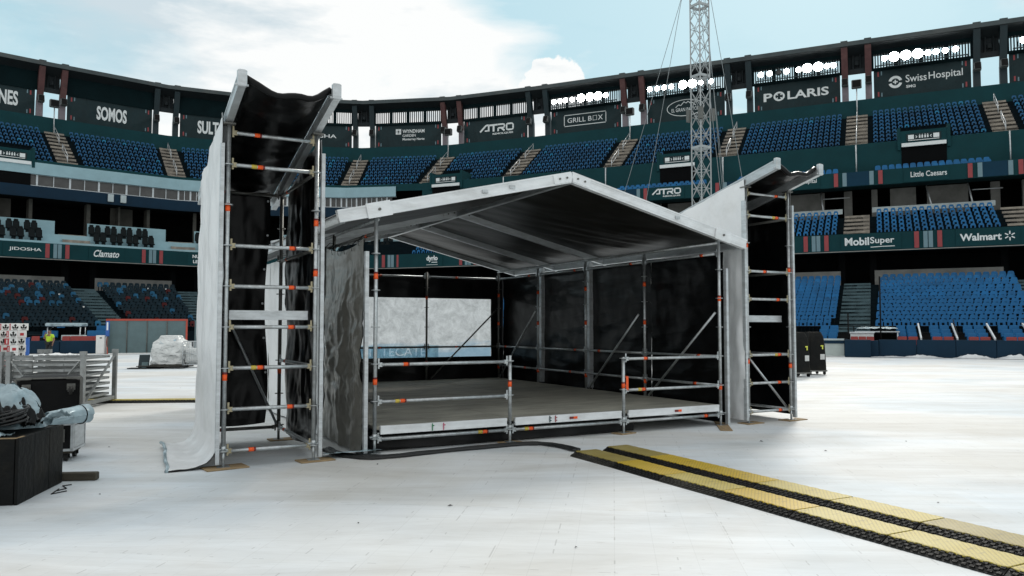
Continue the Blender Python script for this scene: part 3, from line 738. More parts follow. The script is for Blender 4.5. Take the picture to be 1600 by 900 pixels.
def pastor(m):
    ring(m, 0, 0, 2.1, 0.95, 0.07, n=40)
    T(m, 'EL GRAN PASTOR', 3.1, 0.40, 0, -0.2, bold=0.0)
    strokes(m, [(-1.1, 0.1), (-0.75, 0.4), (-0.5, 0.28), (-0.15, 0.68), (0.1, 0.5), (0.3, 0.7), (0.6, 0.42), (0.8, 0.5), (1.2, 0.12)], 0.07)
sign(7, 'dark sign panel with a white oval emblem and mountain outline behind the lattice mast', pastor)
def polaris(m):
    T(m, 'P', 0.75, 0.78, -2.4, 0.0, bold=0.025); T(m, 'LARIS', 3.4, 0.78, 0.95, 0.0, bold=0.025)
    ring(m, -1.45, 0.0, 0.48, 0.44, 0.16, n=28)
    for k in range(4):
        a = k * math.pi / 2 + math.pi / 4
        strokes(m, [(-1.45 + .16 * math.cos(a), .16 * math.sin(a)), (-1.45 + .46 * math.cos(a), .44 * math.sin(a))], 0.10, -0.024)
    m.v = [(x * 1.2, y, z * 1.15) for x, y, z in m.v]
sign(8, 'dark sign panel reading POLARIS in wide white capitals', polaris)
def swiss(m, s=1.0, cx=0, cz=0, sub=True):
    T(m, 'Swiss', 1.55 * s, 0.62 * s, cx - 0.55 * s, cz + 0.12 * s, bold=0.006)
    T(m, 'Hospital', 2.45 * s, 0.78 * s, cx + 1.6 * s, cz + 0.06 * s, bold=0.006)
    if sub: T(m, 'SMG', 0.7 * s, 0.24 * s, cx - 0.95 * s, cz - 0.55 * s, bold=0.02)
    x, z = cx - 2.1 * s, cz - 0.05 * s
    ring(m, x, z, 0.52 * s, 0.52 * s, 0.22 * s, n=28, a0=0.25, a1=2.9); ring(m, x, z, 0.52 * s, 0.52 * s, 0.22 * s, n=28, a0=3.4, a1=6.03)
    strokes(m, [(x - .18 * s, z), (x + .18 * s, z)], 0.10 * s); strokes(m, [(x, z - .18 * s), (x, z + .18 * s)], 0.10 * s, -0.023)
sign(9, 'dark sign panel with a round white emblem and the words SwissHospital', lambda m: swiss(m, 1.2, 0.2, 0.1))
sign(10, 'plain dark sign panel at the far right edge', None)

# ---- floodlights standing in the louvre bands
flood = None
LAMPS = {6: [(2.3, 1), (3.05, 1), (3.75, 1), (4.6, 1), (5.75, 2), (6.85, 2), (7.85, 2), (8.75, 1)],
         7: [(2.1, 1), (2.95, 1), (3.75, 1), (4.55, 1), (5.9, 2), (6.95, 2), (7.85, 1), (8.95, 1)],
         8: [(2.4, 1), (3.3, 1), (4.2, 0), (5.0, 1), (6.2, 1), (7.05, 2), (8.1, 2), (8.95, 1), (9.6, 1)],
         9: [(2.6, 1), (3.45, 2), (4.5, 2), (5.55, 2), (6.45, 1), (7.15, 1), (7.95, 1), (8.8, 1)],
         10: [(2.6, 1), (3.5, 2), (4.5, 2), (5.5, 1), (6.3, 1)]}
SGN = {6: 'the rounded white outline sign', 7: 'the oval emblem sign', 8: 'the wide capitals sign', 9: 'the round emblem sign', 10: 'the plain sign at the right edge'}
def make_flood(on):
    t = thing('floodlight', 'x', 'floodlight')
    h = MB(); h.tube((0, 0.34, 0), (0, 0.04, 0), 0.16, 12, r2=0.31); h.tube((0, 0.04, 0), (0, -0.02, 0), 0.335, 16); obj('housing', h, 'tealdark', t)
    l_ = MB(); l_.tube((0, -0.02, 0), (0, -0.05, 0), 0.265, 18, r2=0.22); obj('lens', l_, 'lamp' if on else 'lampoff', t)
    k = MB(); k.bar((-0.36, 0.1, -0.05), (-0.36, 0.1, -0.5), 0.05, 0.05); k.bar((0.36, 0.1, -0.05), (0.36, 0.1, -0.5), 0.05, 0.05); k.bar((-0.36, 0.1, -0.5), (0.36, 0.1, -0.5), 0.05, 0.05)
    obj('bracket', k, 'tealdark', t)
    return t
pro = {True: make_flood(True), False: make_flood(False)}
used_pro = set()
for i, ls in LAMPS.items():
    d, a = bay_frame(i, 0.5, 1.3, 28.5)
    b = MB(); b.bar(PM(i, 1.8, 1.3, 27.95), PM(i, -1.8, 1.3, 27.95), 0.10, 0.10)
    for k in range(14): b.bar(PM(i, 1.9 + k * (LEN(i, 1.3) - 3.8) / 13, 1.3, 27.95), PM(i, 1.9 + k * (LEN(i, 1.3) - 3.8) / 13, 0.5, 27.9), 0.05, 0.05)
    sobj('lamp_rail', b, 'tealdark')
    for m_, st in ls:
        for z in (28.62,):
            on = st > 0
            lab = ('lit floodlight glaring under the roof above ' + SGN[i]) if on else 'dark unlit floodlight between lit ones above ' + SGN[i]
            loc = PM(i, m_, 1.35 if st < 2 else 1.5, z); scl = 1.0 if st < 2 else 1.75  # clustered lamps are enlarged to stand in for their glare
            if on not in used_pro:
                o = pro[on]; o.location = loc; o.rotation_euler = (0, 0, a); o['label'] = lab; o['group'] = 'floodlights above ' + SGN[i]; used_pro.add(on); o.scale = (scl,) * 3
            else: dup(pro[on], loc, a, lab, 'floodlights above ' + SGN[i]).scale = (scl,) * 3

# ---- loudspeakers on the columns and speaker poles in the gaps
def make_ls():
    t = thing('loudspeaker', 'x', 'loudspeaker')
    b_ = MB(); b_.bbox((0, -0.15, 0), (0.62, 0.5, 0.85), 0.07, Matrix.Rotation(R(-18), 3, 'X')); obj('cabinet', b_, 'speaker', t)
    b_ = MB(); b_.box((0, -0.42, 0.05), (0.5, 0.02, 0.7), Matrix.Rotation(R(-18), 3, 'X')); obj('grille', b_, 'black', t)
    b_ = MB(); b_.bar((0, 0.3, 0.1), (0, -0.1, 0.1), 0.12, 0.12); obj('bracket', b_, 'galv', t)
    return t
ls0 = None
BETW = {1: 'left of the SOMOS sign', 2: 'between the SOMOS sign and the SULT sign', 4: 'left of the square emblem sign', 5: 'between the square emblem sign and the ATRO sign', 6: 'between the ATRO sign and the rounded outline sign', 7: 'left of the oval emblem sign', 8: 'left of the wide capitals sign', 9: 'right of the wide capitals sign', 10: 'right of the round emblem sign'}
for i in BETW:
    d = ((K[i + 1] - K[i]).normalized() + (K[i] - K[i - 1]).normalized()).normalized(); a = math.atan2(d.y, d.x); nv = Vector((d.y, -d.x))
    for sgn in (-1, 1):
        p = K[i] + d * (sgn * 1.1) + nv * 0.95
        lab = 'grey loudspeaker on the %s column %s' % ('left' if sgn < 0 else 'right', BETW[i])
        if ls0 is None:
            ls0 = make_ls(); o = ls0; o.location = (p.x, p.y, 26.7); o.rotation_euler = (0, 0, a); o['label'] = lab; o['group'] = 'loudspeakers on the columns'
        else: o = dup(ls0, (p.x, p.y, 26.7), a, lab, 'loudspeakers on the columns')
sp0 = None
for i, what in ((1, 'the SOMOS sign, left side'), (5, 'the ATRO sign, left side'), (7, 'the oval emblem sign, left side'), (9, 'the round emblem sign, left side')):
    d = ((K[i + 1] - K[i]).normalized() + (K[i] - K[i - 1]).normalized()).normalized(); a = math.atan2(d.y, d.x)
    q = P(i, 0.0, 2.2, 22.45)
    lab = 'square grey speaker on a thin pole by ' + what
    if sp0 is None:
        sp0 = thing('pole_speaker', lab, 'loudspeaker', q, a, 'speakers on poles')
        b_ = MB(); b_.tube((0, 0, 0), (0, 0, 3.3), 0.06, 6); obj('pole', b_, 'alu', sp0)
        b_ = MB(); b_.bbox((0, 0, 3.65), (0.95, 0.5, 0.85), 0.06); obj('cabinet', b_, 'speaker', sp0)
        b_ = MB(); b_.box((0, -0.255, 3.65), (0.78, 0.012, 0.68)); obj('grille', b_, 'black', sp0)
    else: dup(sp0, q, a, lab, 'speakers on poles')

# ---- left press level: light-blue band, window row, navy band, suite openings, low parapet
PE = 0.66
b = MB(); strip(b, 0, 5, [(10.3, 17.75), (10.85, 17.8), (10.85, 16.65), (10.5, 16.62)], s1=PE)
sobj('press_box_band', b, 'lightblue')
b = MB(); strip(b, 0, 5, [(10.62, 15.58), (10.62, 15.50), (10.40, 15.5)], s1=PE); strip(b, 0, 5, [(10.6, 16.66), (10.6, 16.60)], s1=PE)
sobj('window_rail', b, 'winframe')
for i in range(0, 5):
    L = LEN(i, 10.5); n = 8 if i < 2 else 15; nv = nrm(K[i], K[i + 1])
    for k in range(n):
        if i == 4 and (k + 1) / n > PE: break
        m0, m1 = L * k / n, L * (k + 1) / n
        b = MB(); b.add([PM(i, m0, 10.45, 15.5), PM(i, m1 - .001, 10.45, 15.5), PM(i, m1 - .001, 10.45, 16.65), PM(i, m0, 10.45, 16.65)], [(0, 1, 2, 3)])
        w_ = sobj('window', b, 'glass')
        b = MB(); b.bar(PM(i, m0, 10.52, 15.5), PM(i, m0, 10.52, 16.66), 0.17 if k % 2 == 0 else 0.06, 0.12, (nv.x, nv.y, 0))
        off = Vector((10, -80, 0)); b.v = [tuple(Vector(p) + off) for p in b.v]; obj('frame', b, 'winframe', w_)
b = MB(); strip(b, 0, 5, [(10.2, 15.49), (10.9, 15.48), (10.9, 14.35), (9.0, 14.3)], s1=PE); sobj('navy_band', b, 'navy')
for i in range(0, 5):
    b = MB(); L = LEN(i, 10.3)
    segs = [(1.7, L - 1.2)]
    for a_, e_ in segs:
        b.add([PM(i, a_, 10.3, 10.6), PM(i, e_, 10.3, 10.6), PM(i, e_, 10.3, 12.25), PM(i, a_, 10.3, 12.25), PM(i, e_, 10.0, 12.25), PM(i, a_, 10.0, 12.25)], [(3, 2, 1, 0), (5, 4, 2, 3)])
    sobj('suite_parapet', b, 'lightblue')
# suite openings: dividing walls, blinds, a pale doorway
b = MB(); b2 = MB()
for i in range(0, 5):
    L = LEN(i, 9.6); nv = nrm(K[i], K[i + 1])
    for m_, w_ in ((1.9, 0.35), (L * .45, 0.18), (L * .72, 0.3)):
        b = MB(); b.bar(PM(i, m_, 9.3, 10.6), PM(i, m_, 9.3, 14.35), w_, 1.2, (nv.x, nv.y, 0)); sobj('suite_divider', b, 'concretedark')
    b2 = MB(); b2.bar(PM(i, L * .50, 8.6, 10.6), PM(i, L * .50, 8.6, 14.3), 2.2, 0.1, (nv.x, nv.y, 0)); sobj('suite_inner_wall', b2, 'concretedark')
# two black-seat tiers with light-blue risers on the left
b = MB(); strip(b, 0, 5, [(16.2, 9.1), (14.9, 9.12), (14.9, 9.75), (13.0, 9.75), (13.0, 10.65), (10.0, 10.65)], s1=0.9)
sobj('suite_terrace', b, 'lightblue')
for i in range(1, 5):
    b = MB()
    for k in range(5):
        o0 = 15.2 - 0.9 * k
        z = 9.15 + 0.34 * (k + 1)
        A = [PM(i - 1, -1.1, o0, z - .34), PM(i, 0, o0, z - .34), PM(i, 1.3, o0, z - .34)]
        B = [PM(i - 1, -1.1, o0, z), PM(i, 0, o0, z), PM(i, 1.3, o0, z)]
        C = [PM(i - 1, -1.1, o0 - .9, z), PM(i, 0, o0 - .9, z), PM(i, 1.3, o0 - .9, z)]
        b.add(A + B + C, [(3, 4, 1, 0), (4, 5, 2, 1), (6, 7, 4, 3), (7, 8, 5, 4)])
    sobj('suite_stair', b, 'stair')

# ---- lower fascia (all bays) and upper fascia (right bays), each bay a banner of its own
b = MB(); strip(b, 0, NB, [(16.0, 9.27), (17.95, 9.27), (17.95, 7.88), (16.0, 7.88)]); sobj('lower_fascia_beam', b, 'teal')
b = MB(); strip(b, 5, NB, [(11.5, 15.25), (12.9, 15.27), (12.9, 13.98), (11.0, 13.98)]); sobj('upper_fascia_beam', b, 'teal')
# a pale concrete gutter lip along the lower fascia
b = MB(); strip(b, 0, NB, [(18.0, 7.86), (18.06, 7.80), (17.9, 7.78)]); sobj('fascia_lip', b, 'concrete')
def banner(i, sx_, o, z0, z1, w, label, build, group):
    c, a = bay_frame(i, sx_, o, (z0 + z1) / 2)
    t = thing('fascia_banner', label, 'banner', c, a, group)
    p = MB(); p.box((0, 0, 0), (w, 0.03, z1 - z0)); obj('banner_cloth', p, 'teal', t)
    if build:
        m = MB(); build(m)
        for k, v in enumerate(m.v): m.v[k] = (v[0], v[1] - 0.012, v[2])
        obj('lettering', m, 'letter', t)
def stripes(i, sx_, o, z0, z1, layout, label, group, ground=None):
    c, a = bay_frame(i, sx_, o, (z0 + z1) / 2)
    t = thing('fascia_stripes', label, 'banner', c, a, group)
    if ground:
        p = MB(); p.box((0, 0, 0), (ground, 0.03, z1 - z0)); obj('banner_cloth', p, 'bluecloth', t)
    for x, w_, mi_ in layout:
        f = MB(); f.box((x, -0.022, 0), (w_, 0.014, z1 - z0 - 0.03)); obj('colour_stripe', f, ('stripe_red', 'stripe_blue')[mi_], t)
def walmart(m):
    T(m, 'Walmart', 2.75, 0.56, -0.45, 0, bold=0.03)
    for k in range(6):
        a = math.pi / 6 + k * math.pi / 3
        strokes(m, [(1.45 + .12 * math.cos(a), .12 * math.sin(a)), (1.45 + .36 * math.cos(a), .36 * math.sin(a))], 0.085)
def mobil(m):
    T(m, 'Mobil', 1.8, 0.64, -1.0, 0.04, bold=0.03); T(m, 'Super', 1.75, 0.66, 0.85, 0.02, bold=0.015)
    strokes(m, [(0.0, -0.46), (0.8, -0.43), (1.75, -0.42)], 0.06)
def clam(m): T(m, 'Clamato', 2.2, 0.66, 0.0, 0.02, bold=0.02, shear=0.35)
def nleon(m): T(m, 'NUEVO', 1.5, 0.34, 0.1, 0.24, bold=0.03); T(m, 'LEÓN', 1.2, 0.40, 0.0, -0.24, bold=0.03)
def dyr(m):
    T(m, 'dyrlo', 1.3, 0.66, 0, 0.10, bold=0.045); strokes(m, [(-0.05, -0.26), (0.6, -0.26)], 0.08); strokes(m, [(-0.65, -0.50), (0.65, -0.50)], 0.04)
GL_ = 'lower fascia banners'; GU_ = 'upper fascia banners'
for i, sx_, w, lab, bl in ((0, .57, 3.4, 'lower fascia banner with thin white word JIDOSHA at the left edge', lambda m: T(m, 'JIDOSHA', 2.5, 0.36, 0, 0, bold=0.012)),
                           (1, .18, 3.0, 'lower fascia banner with slanted white script Clamato', clam),
                           (2, .13, 2.2, 'lower fascia banner with two short white lines cut off by the left tower', nleon),
                           (5, .47, 2.4, 'lower fascia banner with lower case white word dyrlo under the stage roof', dyr),
                           (9, .09, 4.4, 'lower fascia banner with bold white MobilSuper', mobil),
                           (9, .78, 4.2, 'lower fascia banner with bold white Walmart and a six ray spark', walmart)):
    banner(i, sx_, 18.0, 7.92, 9.24, w, lab, bl, GL_)
for k, (i, sx_, what) in enumerate(((0, .79, 'between JIDOSHA and Clamato'), (1, .62, 'right of Clamato'), (4, .93, 'left of dyrlo'), (5, .91, 'right of dyrlo'), (7, .3, 'behind the stage roof'), (8, .02, 'behind the right wing'), (8, .74, 'left of MobilSuper'), (9, .44, 'between MobilSuper and Walmart'), (10, .14, 'right of Walmart'))):
    stripes(i, sx_, 18.0, 7.92, 9.24, [(-.80, .33, 0), (-.18, .30, 1), (.18, .30, 1), (.80, .33, 0)], 'red and grey blue stripes on the lower fascia, ' + what, 'lower fascia stripes')
for i, sx_, w, lab, bl in ((7, .57, 3.4, 'upper fascia banner with angular white ATRO wordmark beside the mast', lambda m: atro(m, 0.56, 0.0, 0.08)),
                           (8, .58, 4.0, 'upper fascia banner with white words SwissHospital behind the right wing', lambda m: swiss(m, 0.60, 0.0, 0, False)),
                           (9, .46, 3.4, 'upper fascia banner with white words Little Caesars', lambda m: T(m, 'Little Caesars', 2.7, 0.46, 0.2, 0.02, bold=0.01))):
    banner(i, sx_, 12.95, 14.02, 15.24, w, lab, bl, GU_)
for k, (i, sx_, what) in enumerate(((7, .24, 'behind the stage roof'), (8, .13, 'right of ATRO'), (9, .01, 'left of Little Caesars'), (9, .885, 'right of Little Caesars'), (6, .36, 'hidden behind the roof ridge'))):
    stripes(i, sx_, 12.95, 14.02, 15.24, [(-1.75, .34, 0), (-1.05, .34, 1), (1.1, .34, 1), (1.8, .34, 0)], 'stripes round a blue field on the upper fascia, ' + what, 'upper fascia stripes', 1.8)

# ---- right middle level: pale strip behind the seats, openings with concrete piers, two rows above
for i in range(5, NB):
    b = MB(); L = LEN(i, 11.5)
    b.add([PM(i, 1.2, 11.45, 11.80), PM(i, -1.2, 11.45, 11.80), PM(i, -1.2, 11.45, 12.25), PM(i, 1.2, 11.45, 12.25), PM(i, -1.2, 11.1, 12.27), PM(i, 1.2, 11.1, 12.27)], [(3, 2, 1, 0), (5, 4, 2, 3)])
    sobj('mezzanine_parapet', b, 'palestrip')
for i in range(5, NB):
    L = LEN(i, 9.5); nv = nrm(K[i], K[i + 1])
    for m_, w_, zz in ((L * .12, 0.5, 0), (L * .32, 2.1, 0), (L * .62, 3.2, 0), (L * .93, 0.7, 0)):
        b = MB(); b.bar(PM(i, m_, 8.2, 11.0), PM(i, m_, 8.2, 14.3), w_, 0.5 if w_ < 1 else 0.2, (nv.x, nv.y, 0)); sobj('mezzanine_pier', b, 'concrete')
b = MB(); strip(b, 5, NB, [(12.9, 14.75), (12.0, 14.75), (12.0, 15.1), (10.7, 15.1)]); sobj('front_row_terrace', b, 'tread')
# slanted posts and small frames of the openings
for i in range(5, NB):
    L = LEN(i, 10.8); b = MB()
    for pa, pb, r_ in ((PM(i, L * .50, 11.2, 12.1), PM(i, L * .47, 10.4, 14.0), .07), (PM(i, L * .76, 11.2, 12.1), PM(i, L * .74, 10.4, 14.0), .07), (PM(i, L * .76, 11.1, 13.3), PM(i, -0.6, 11.1, 13.3), .05)):
        b = MB(); b.tube(pa, pb, r_, 6); sobj('opening_frame', b, 'alu')
# thin white poles in front of the upper wall at every stair
for i in range(6, NB):
    b = MB(); b.tube(P(i, 0, 11.2, 15.1), P(i, 0, 11.2, 18.0), 0.06, 6); sobj('drain_pole', b, 'alu')

# ---- vomitories
def vom(i, s, lab):
    c, a = bay_frame(i, s, 10.75, 15.1)
    t = thing('tunnel_entrance', lab, 'entrance', c, a, 'tunnel entrances in the upper deck')
    w = 3.5
    o_ = MB(); o_.add([(-w / 2, -.03, 0.05), (w / 2, -.03, 0.05), (w / 2, -.03, 2.4), (-w / 2, -.03, 2.4)], [(0, 1, 2, 3)])
    o_.box((0, 1.2, 1.1), (w, 2.0, 2.1)); obj('opening', o_, 'void', t)
    h = MB(); h.box((0, 1.1, 3.15), (w + .1, 2.4, 1.3)); obj('hood', h, 'teal', t)
    for sx in (-1, 1):
        q = MB(); q.prism([(sx * (w / 2 + .05), 2.15), (sx * (w / 2 + .3), 2.15), (sx * (w / 2 + .3), 4.1), (sx * (w / 2 + .05), 4.1)], -0.15, 2.6); obj('side_wall', q, 'teal', t)
    q = MB(); q.box((0, -0.14, 2.55), (w - .05, 0.16, 0.32)); obj('white_edge', q, 'letter', t)
    s_ = MB(); s_.box((0, -0.13, 3.2), (2.7, 0.05, 0.62)); obj('sign_board', s_, 'sign', t)
    m = MB()
    for x0, x1 in ((-1.2, -.75), (.75, 1.2)): rect(m, x0, x1, 3.02, 3.4, -0.17)
    strokes(m, [(-.5, 3.2), (-.62, 3.1)], .05, -.17); strokes(m, [(-.5, 3.2), (-.62, 3.3)], .05, -.17); strokes(m, [(.5, 3.2), (.62, 3.1)], .05, -.17); strokes(m, [(.5, 3.2), (.62, 3.3)], .05, -.17)
    for x in (-.3, -.1, .12, .32): rect(m, x - .06, x + .06, 3.08, 3.3, -0.17); rect(m, x - .035, x + .035, 3.33, 3.4, -0.17)
    strokes(m, [(-1.2, 2.92), (1.2, 2.92)], .05, -.17)
    obj('pictogram', m, 'letter', t)
vom(7, 0.62, 'tunnel entrance with white pictogram board in the upper deck just left of the mast')
vom(9, 0.46, 'tunnel entrance with white pictogram board in the upper deck right of the mast')
vom(5, 0.30, 'tunnel entrance half hidden behind the stage roof edge')
vom(0, 0.55, 'tunnel entrance in the upper deck at the left edge of the photo')

# ---- lower level: pale strip at the back, dark piers
for i in range(0, NB):
    b = MB(); b.add([PM(i, 1.3, 15.6, 5.1), PM(i, -1.3, 15.6, 5.1), PM(i, -1.3, 15.6, 6.4), PM(i, 1.3, 15.6, 6.4), PM(i, -1.3, 15.3, 6.42), PM(i, 1.3, 15.3, 6.42)], [(3, 2, 1, 0), (5, 4, 2, 3)])
    sobj('lower_back_wall', b, 'concrete')
b = MB()
for i in range(0, NB):
    nv = nrm(K[i], K[i + 1])
    for m_ in (1.2, -1.2): b = MB(); b.bar(PM(i, m_, 15.2, 5.1), PM(i, m_, 15.2, 7.9), 0.5, 0.6, (nv.x, nv.y, 0)); sobj('lower_pier', b, 'void')
# front rail of the lower tier on the right
b = MB()
for i in range(7, NB):
    for z in (1.35, 1.75): b.tube(PM(i, 0.0, 29.9, z), P(i, 1.0, 29.9, z), 0.03, 5)
    n = 6
    for k in range(n): b.tube(P(i, k / n, 29.9, 0.6), P(i, k / n, 29.9, 1.75), 0.035, 5)
strip(b, 7, NB, [(29.75, 1.3), (29.75, 0.0)])
sobj('front_rail', b, 'black')

# ------------------------------------------------------------------ seats
def seat_mb():
    s = MB()
    # back shell: bowed, arched top, dark slot as a real opening
    def bk(x, z): return (x, 0.16 + 0.10 * (z - 0.45) + 0.05 * (1 - (x / 0.22) ** 2), z)
    W2 = 0.225
    pts = [(-W2, .42), (-.075, .42), (.075, .42), (W2, .42), (-W2, .56), (-.075, .54), (.075, .54), (W2, .56), (-W2, .68), (-.075, .63), (.075, .63), (W2, .68), (-W2 * .8, .84), (-.075, .87), (.075, .87), (W2 * .8, .84)]
    s.add([bk(*p) for p in pts], [(0, 1, 5, 4), (2, 3, 7, 6), (4, 5, 9, 8), (6, 7, 11, 10), (8, 9, 13, 12), (9, 10, 14, 13), (10, 11, 15, 14)])
    s.add([bk(-.075, .42), bk(.075, .42), bk(.075, .45), bk(-.075, .45)], [(0, 1, 2, 3)])
    # pan with a front lip
    s.add([(-W2, .15, .44), (W2, .15, .44), (W2, -.22, .46), (-W2, -.22, .46), (W2, -.25, .40), (-W2, -.25, .40)], [(3, 2, 1, 0), (5, 4, 2, 3)])
    # legs
    s.box((-.12, .08, .21), (.05, .18, .42), None, 1); s.box((.12, .08, .21), (.05, .18, .42), None, 1)
    return s
def upseat_mb(top):
    s = MB()
    def bk(x, z): return (x, 0.10 + 0.10 * (z - 0.40) + 0.05 * (1 - (x / 0.20) ** 2), z)
    a, z0, z1 = .19, .38, top; zm = z0 + (z1 - z0) * .55
    pts = [(-a, z0), (-.085, z0), (.085, z0), (a, z0), (-a, zm), (-.085, zm), (.085, zm), (a, zm), (-a * .72, z1), (-.07, z1 + .02), (.07, z1 + .02), (a * .72, z1)]
    s.add([bk(*p) for p in pts], [(0, 1, 5, 4), (2, 3, 7, 6), (4, 5, 9, 8), (5, 6, 10, 9), (6, 7, 11, 10)])
    s.box((0, .09, .2), (.10, .10, .36), None, 1)
    return s
SEAT = seat_mb()
SEAT_MESH = {}
for mm in ('seat',): SEAT_MESH[mm] = mesh_of('stadium_seat', SEAT, [mm, 'treadlow'])
stuff = MB(); STUFFM = ['seatup', 'seat', 'seatblack', 'seatcover', 'seatdarkred', 'cupwhite', 'tread', 'seatpale', 'seatdark']
singles = []
def place(mb_src, i, m_, o, z, mi_, jit=0.03):
    d = (K[i + 1] - K[i]).normalized(); a = math.atan2(d.y, d.x) + random.uniform(-jit, jit)
    mt = Matrix.Translation(PM(i, m_, o, z)) @ Matrix.Rotation(a, 4, 'Z')
    k0 = len(stuff.mi); stuff.merge(mb_src, mt, mi_)
    for k, q in enumerate(mb_src.mi):
        if q == 1: stuff.mi[k0 + k] = 6
VOM = {7: 0.62, 9: 0.46, 5: 0.30, 0: 0.55}
def rowseats(i, o, gap, pitch):
    L = LEN(i, o); n = int((L - 2 * gap) / pitch); x0 = (L - (n - 1) * pitch) / 2
    return [x0 + k * pitch for k in range(n)]
SBIG = SEAT; SUP = upseat_mb(.655); SMID = upseat_mb(.72)
for i in range(0, 11):
    for r_, (o, z) in enumerate(UP):
        for m_ in rowseats(i, o, 1.25, 0.53):
            if i in VOM and abs(m_ - VOM[i] * LEN(i, o)) < 2.1 and r_ < 4: continue
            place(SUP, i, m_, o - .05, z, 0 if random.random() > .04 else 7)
for i in range(5, 11):
    for r_, (o, z) in enumerate(MID):
        for m_ in rowseats(i, o, 1.25, 0.55): place(SMID, i, m_, o + 0.05, z, 1)
    for o, z in ((12.45, 14.75), (11.5, 15.1)):
        for m_ in rowseats(i, o, 1.3, 0.55): place(SBIG, i, m_, o, z, 1)
# right lower tier: nearest rows single seats, the rest in the mass
for i in range(4, 11):
    for r_, (o, z) in enumerate(LOW):
        for m_ in rowseats(i, o, 1.2, 0.515 if i != 9 else 0.54):
            vis = i in (8, 9)
            m_ += (.16 * (r_ % 2) + .03 * r_) if i == 9 else 0
            if vis and r_ < 6: singles.append((i, m_, o + 0.05, z, r_))
            else: place(SBIG, i, m_, o + 0.05, z, 1)
# left lower tier: folded dark seats, some pale covers, some red, a few white cups
for i in range(0, 4):
    for r_, (o, z) in enumerate(LOW):
        for m_ in rowseats(i, o, 1.1, 0.55):
            u = random.random() + (0.16 if r_ < 6 else 0.0)
            mi_ = 3 if u < 0.19 else (4 if u < 0.235 else 8)
            place(SBIG, i, m_, o + 0.05, z, mi_, 0.06)
            if random.random() < 0.022:
                p = PM(i, m_, o - .1, z + .62); stuff.box(p, (.10, .10, .12), None, 5)
tag(obj('stadium_seats', stuff, STUFFM), 'thousands of blue and dark plastic seats filling the rows of the curved stands', 'seats', kind='stuff')
ORD = ['first', 'second', 'third', 'fourth', 'fifth', 'sixth', 'seventh']
for (i, m_, o, z, r_) in singles[:]:
    p = PM(i, m_, o, z)
    ob = bpy.data.objects.new('stadium_seat', SEAT_MESH['seat']); COL.objects.link(ob)
    d = (K[i + 1] - K[i]).normalized(); ob.location = p; ob.rotation_euler = (0, 0, math.atan2(d.y, d.x) + random.uniform(-.03, .03))
    side = 'left of the stair' if i == 8 else 'right of the stair'
    tag(ob, 'blue seat in the %s row of the lower right stand, %s' % (ORD[r_], side), 'seat', 'lower right stand, row %s, %s' % (ORD[r_], side))

# padded black seats of the left suites, in pairs, each a seat with two parts
def make_padded():
    t = thing('padded_seat', 'x', 'seat')
    a = MB(); a.bbox((0, .22, .80), (.56, .14, .80), .06, Matrix.Rotation(R(-8), 3, 'X')); a.bbox((0, .29, 1.26), (.38, .13, .26), .05); obj('backrest', a, 'seatblack', t)
    a = MB(); a.bbox((0, -.05, .45), (.50, .5, .16), .04); a.box((0, 0, .2), (.3, .3, .4)); obj('cushion', a, 'seatblack', t)
    return t
pad0 = None
for i in range(0, 5):
    for rr, (o, z) in enumerate(((13.7, 9.75), (11.6, 10.65))):
        L = LEN(i, o); n = 5 if i < 3 else 4
        n = int((L - 3.0) / 1.5)
        for k in range(n):
            for h in (0, 1):
                m_ = 1.85 + k * 1.5 + h * 0.58
                if i == 4 and m_ / L > 0.85: continue
                p = PM(i, m_, o, z); d = (K[i + 1] - K[i]).normalized(); a = math.atan2(d.y, d.x)
                where = ['above the JIDOSHA banner', 'above the Clamato banner', 'beside the left tower', 'behind the left tower', 'above the dyrlo banner'][i]
                lab = 'black padded seat in the %s of the two suite rows %s' % (('lower', 'upper')[rr], where); gr = 'suite seats %s, %s row' % (where, ('lower', 'upper')[rr])
                if pad0 is None:
                    pad0 = make_padded(); pad0.location = p; pad0.rotation_euler = (0, 0, a); pad0['label'] = lab; pad0['group'] = gr
                else: dup(pad0, p, a, lab, gr)

# ------------------------------------------------------------------ the stage and its two wings
SA = R(28.56)
A0 = Vector((-1.85, 10.55, 0.0)); U = Vector((math.cos(SA), math.sin(SA), 0)); Vd = Vector((-math.sin(SA), math.cos(SA), 0))
def SW(a, b_, z=0.0): p = A0 + U * a + Vd * b_; return Vector((p.x, p.y, z))
PR = 0.027
def post(par, x, y, z1, z0=0.10, rosz=None, stickers=(), steel='galv', name='post'):
    b = MB(); b.tube((x, y, z0 + 0.12), (x, y, z1), PR, 12)
    b.tube((x, y, z1 - 0.001), (x, y, z1 + 0.0), PR * .8, 8)
    z = 0.2
    while z < z1 + 0.01:
        b.tube((x, y, z - .006), (x, y, z + .006), 0.062, 14); z += 0.5
    for zz in stickers:
        b.tube((x, y, zz), (x, y, zz + .075), PR + .0025, 12, 1); b.tube((x, y, zz + .077), (x, y, zz + .10), PR + .0025, 12, 2)
    o = obj(name, b, [steel, 'orange', 'darkred'], par)
    j = MB(); j.tube((x, y, 0.018), (x, y, z0 + .14), 0.019, 10); j.tube((x, y, z0 + .10), (x, y, z0 + .16), 0.034, 10)
    for k in range(4):
        a = k * math.pi / 2 + .4; j.bar((x, y, z0 + .125), (x + .085 * math.cos(a), y + .085 * math.sin(a), z0 + .125), .02, .015)
    j.box((x, y, 0.014), (.15, .15, .008)); obj('base_jack', j, steel, o)
    return o
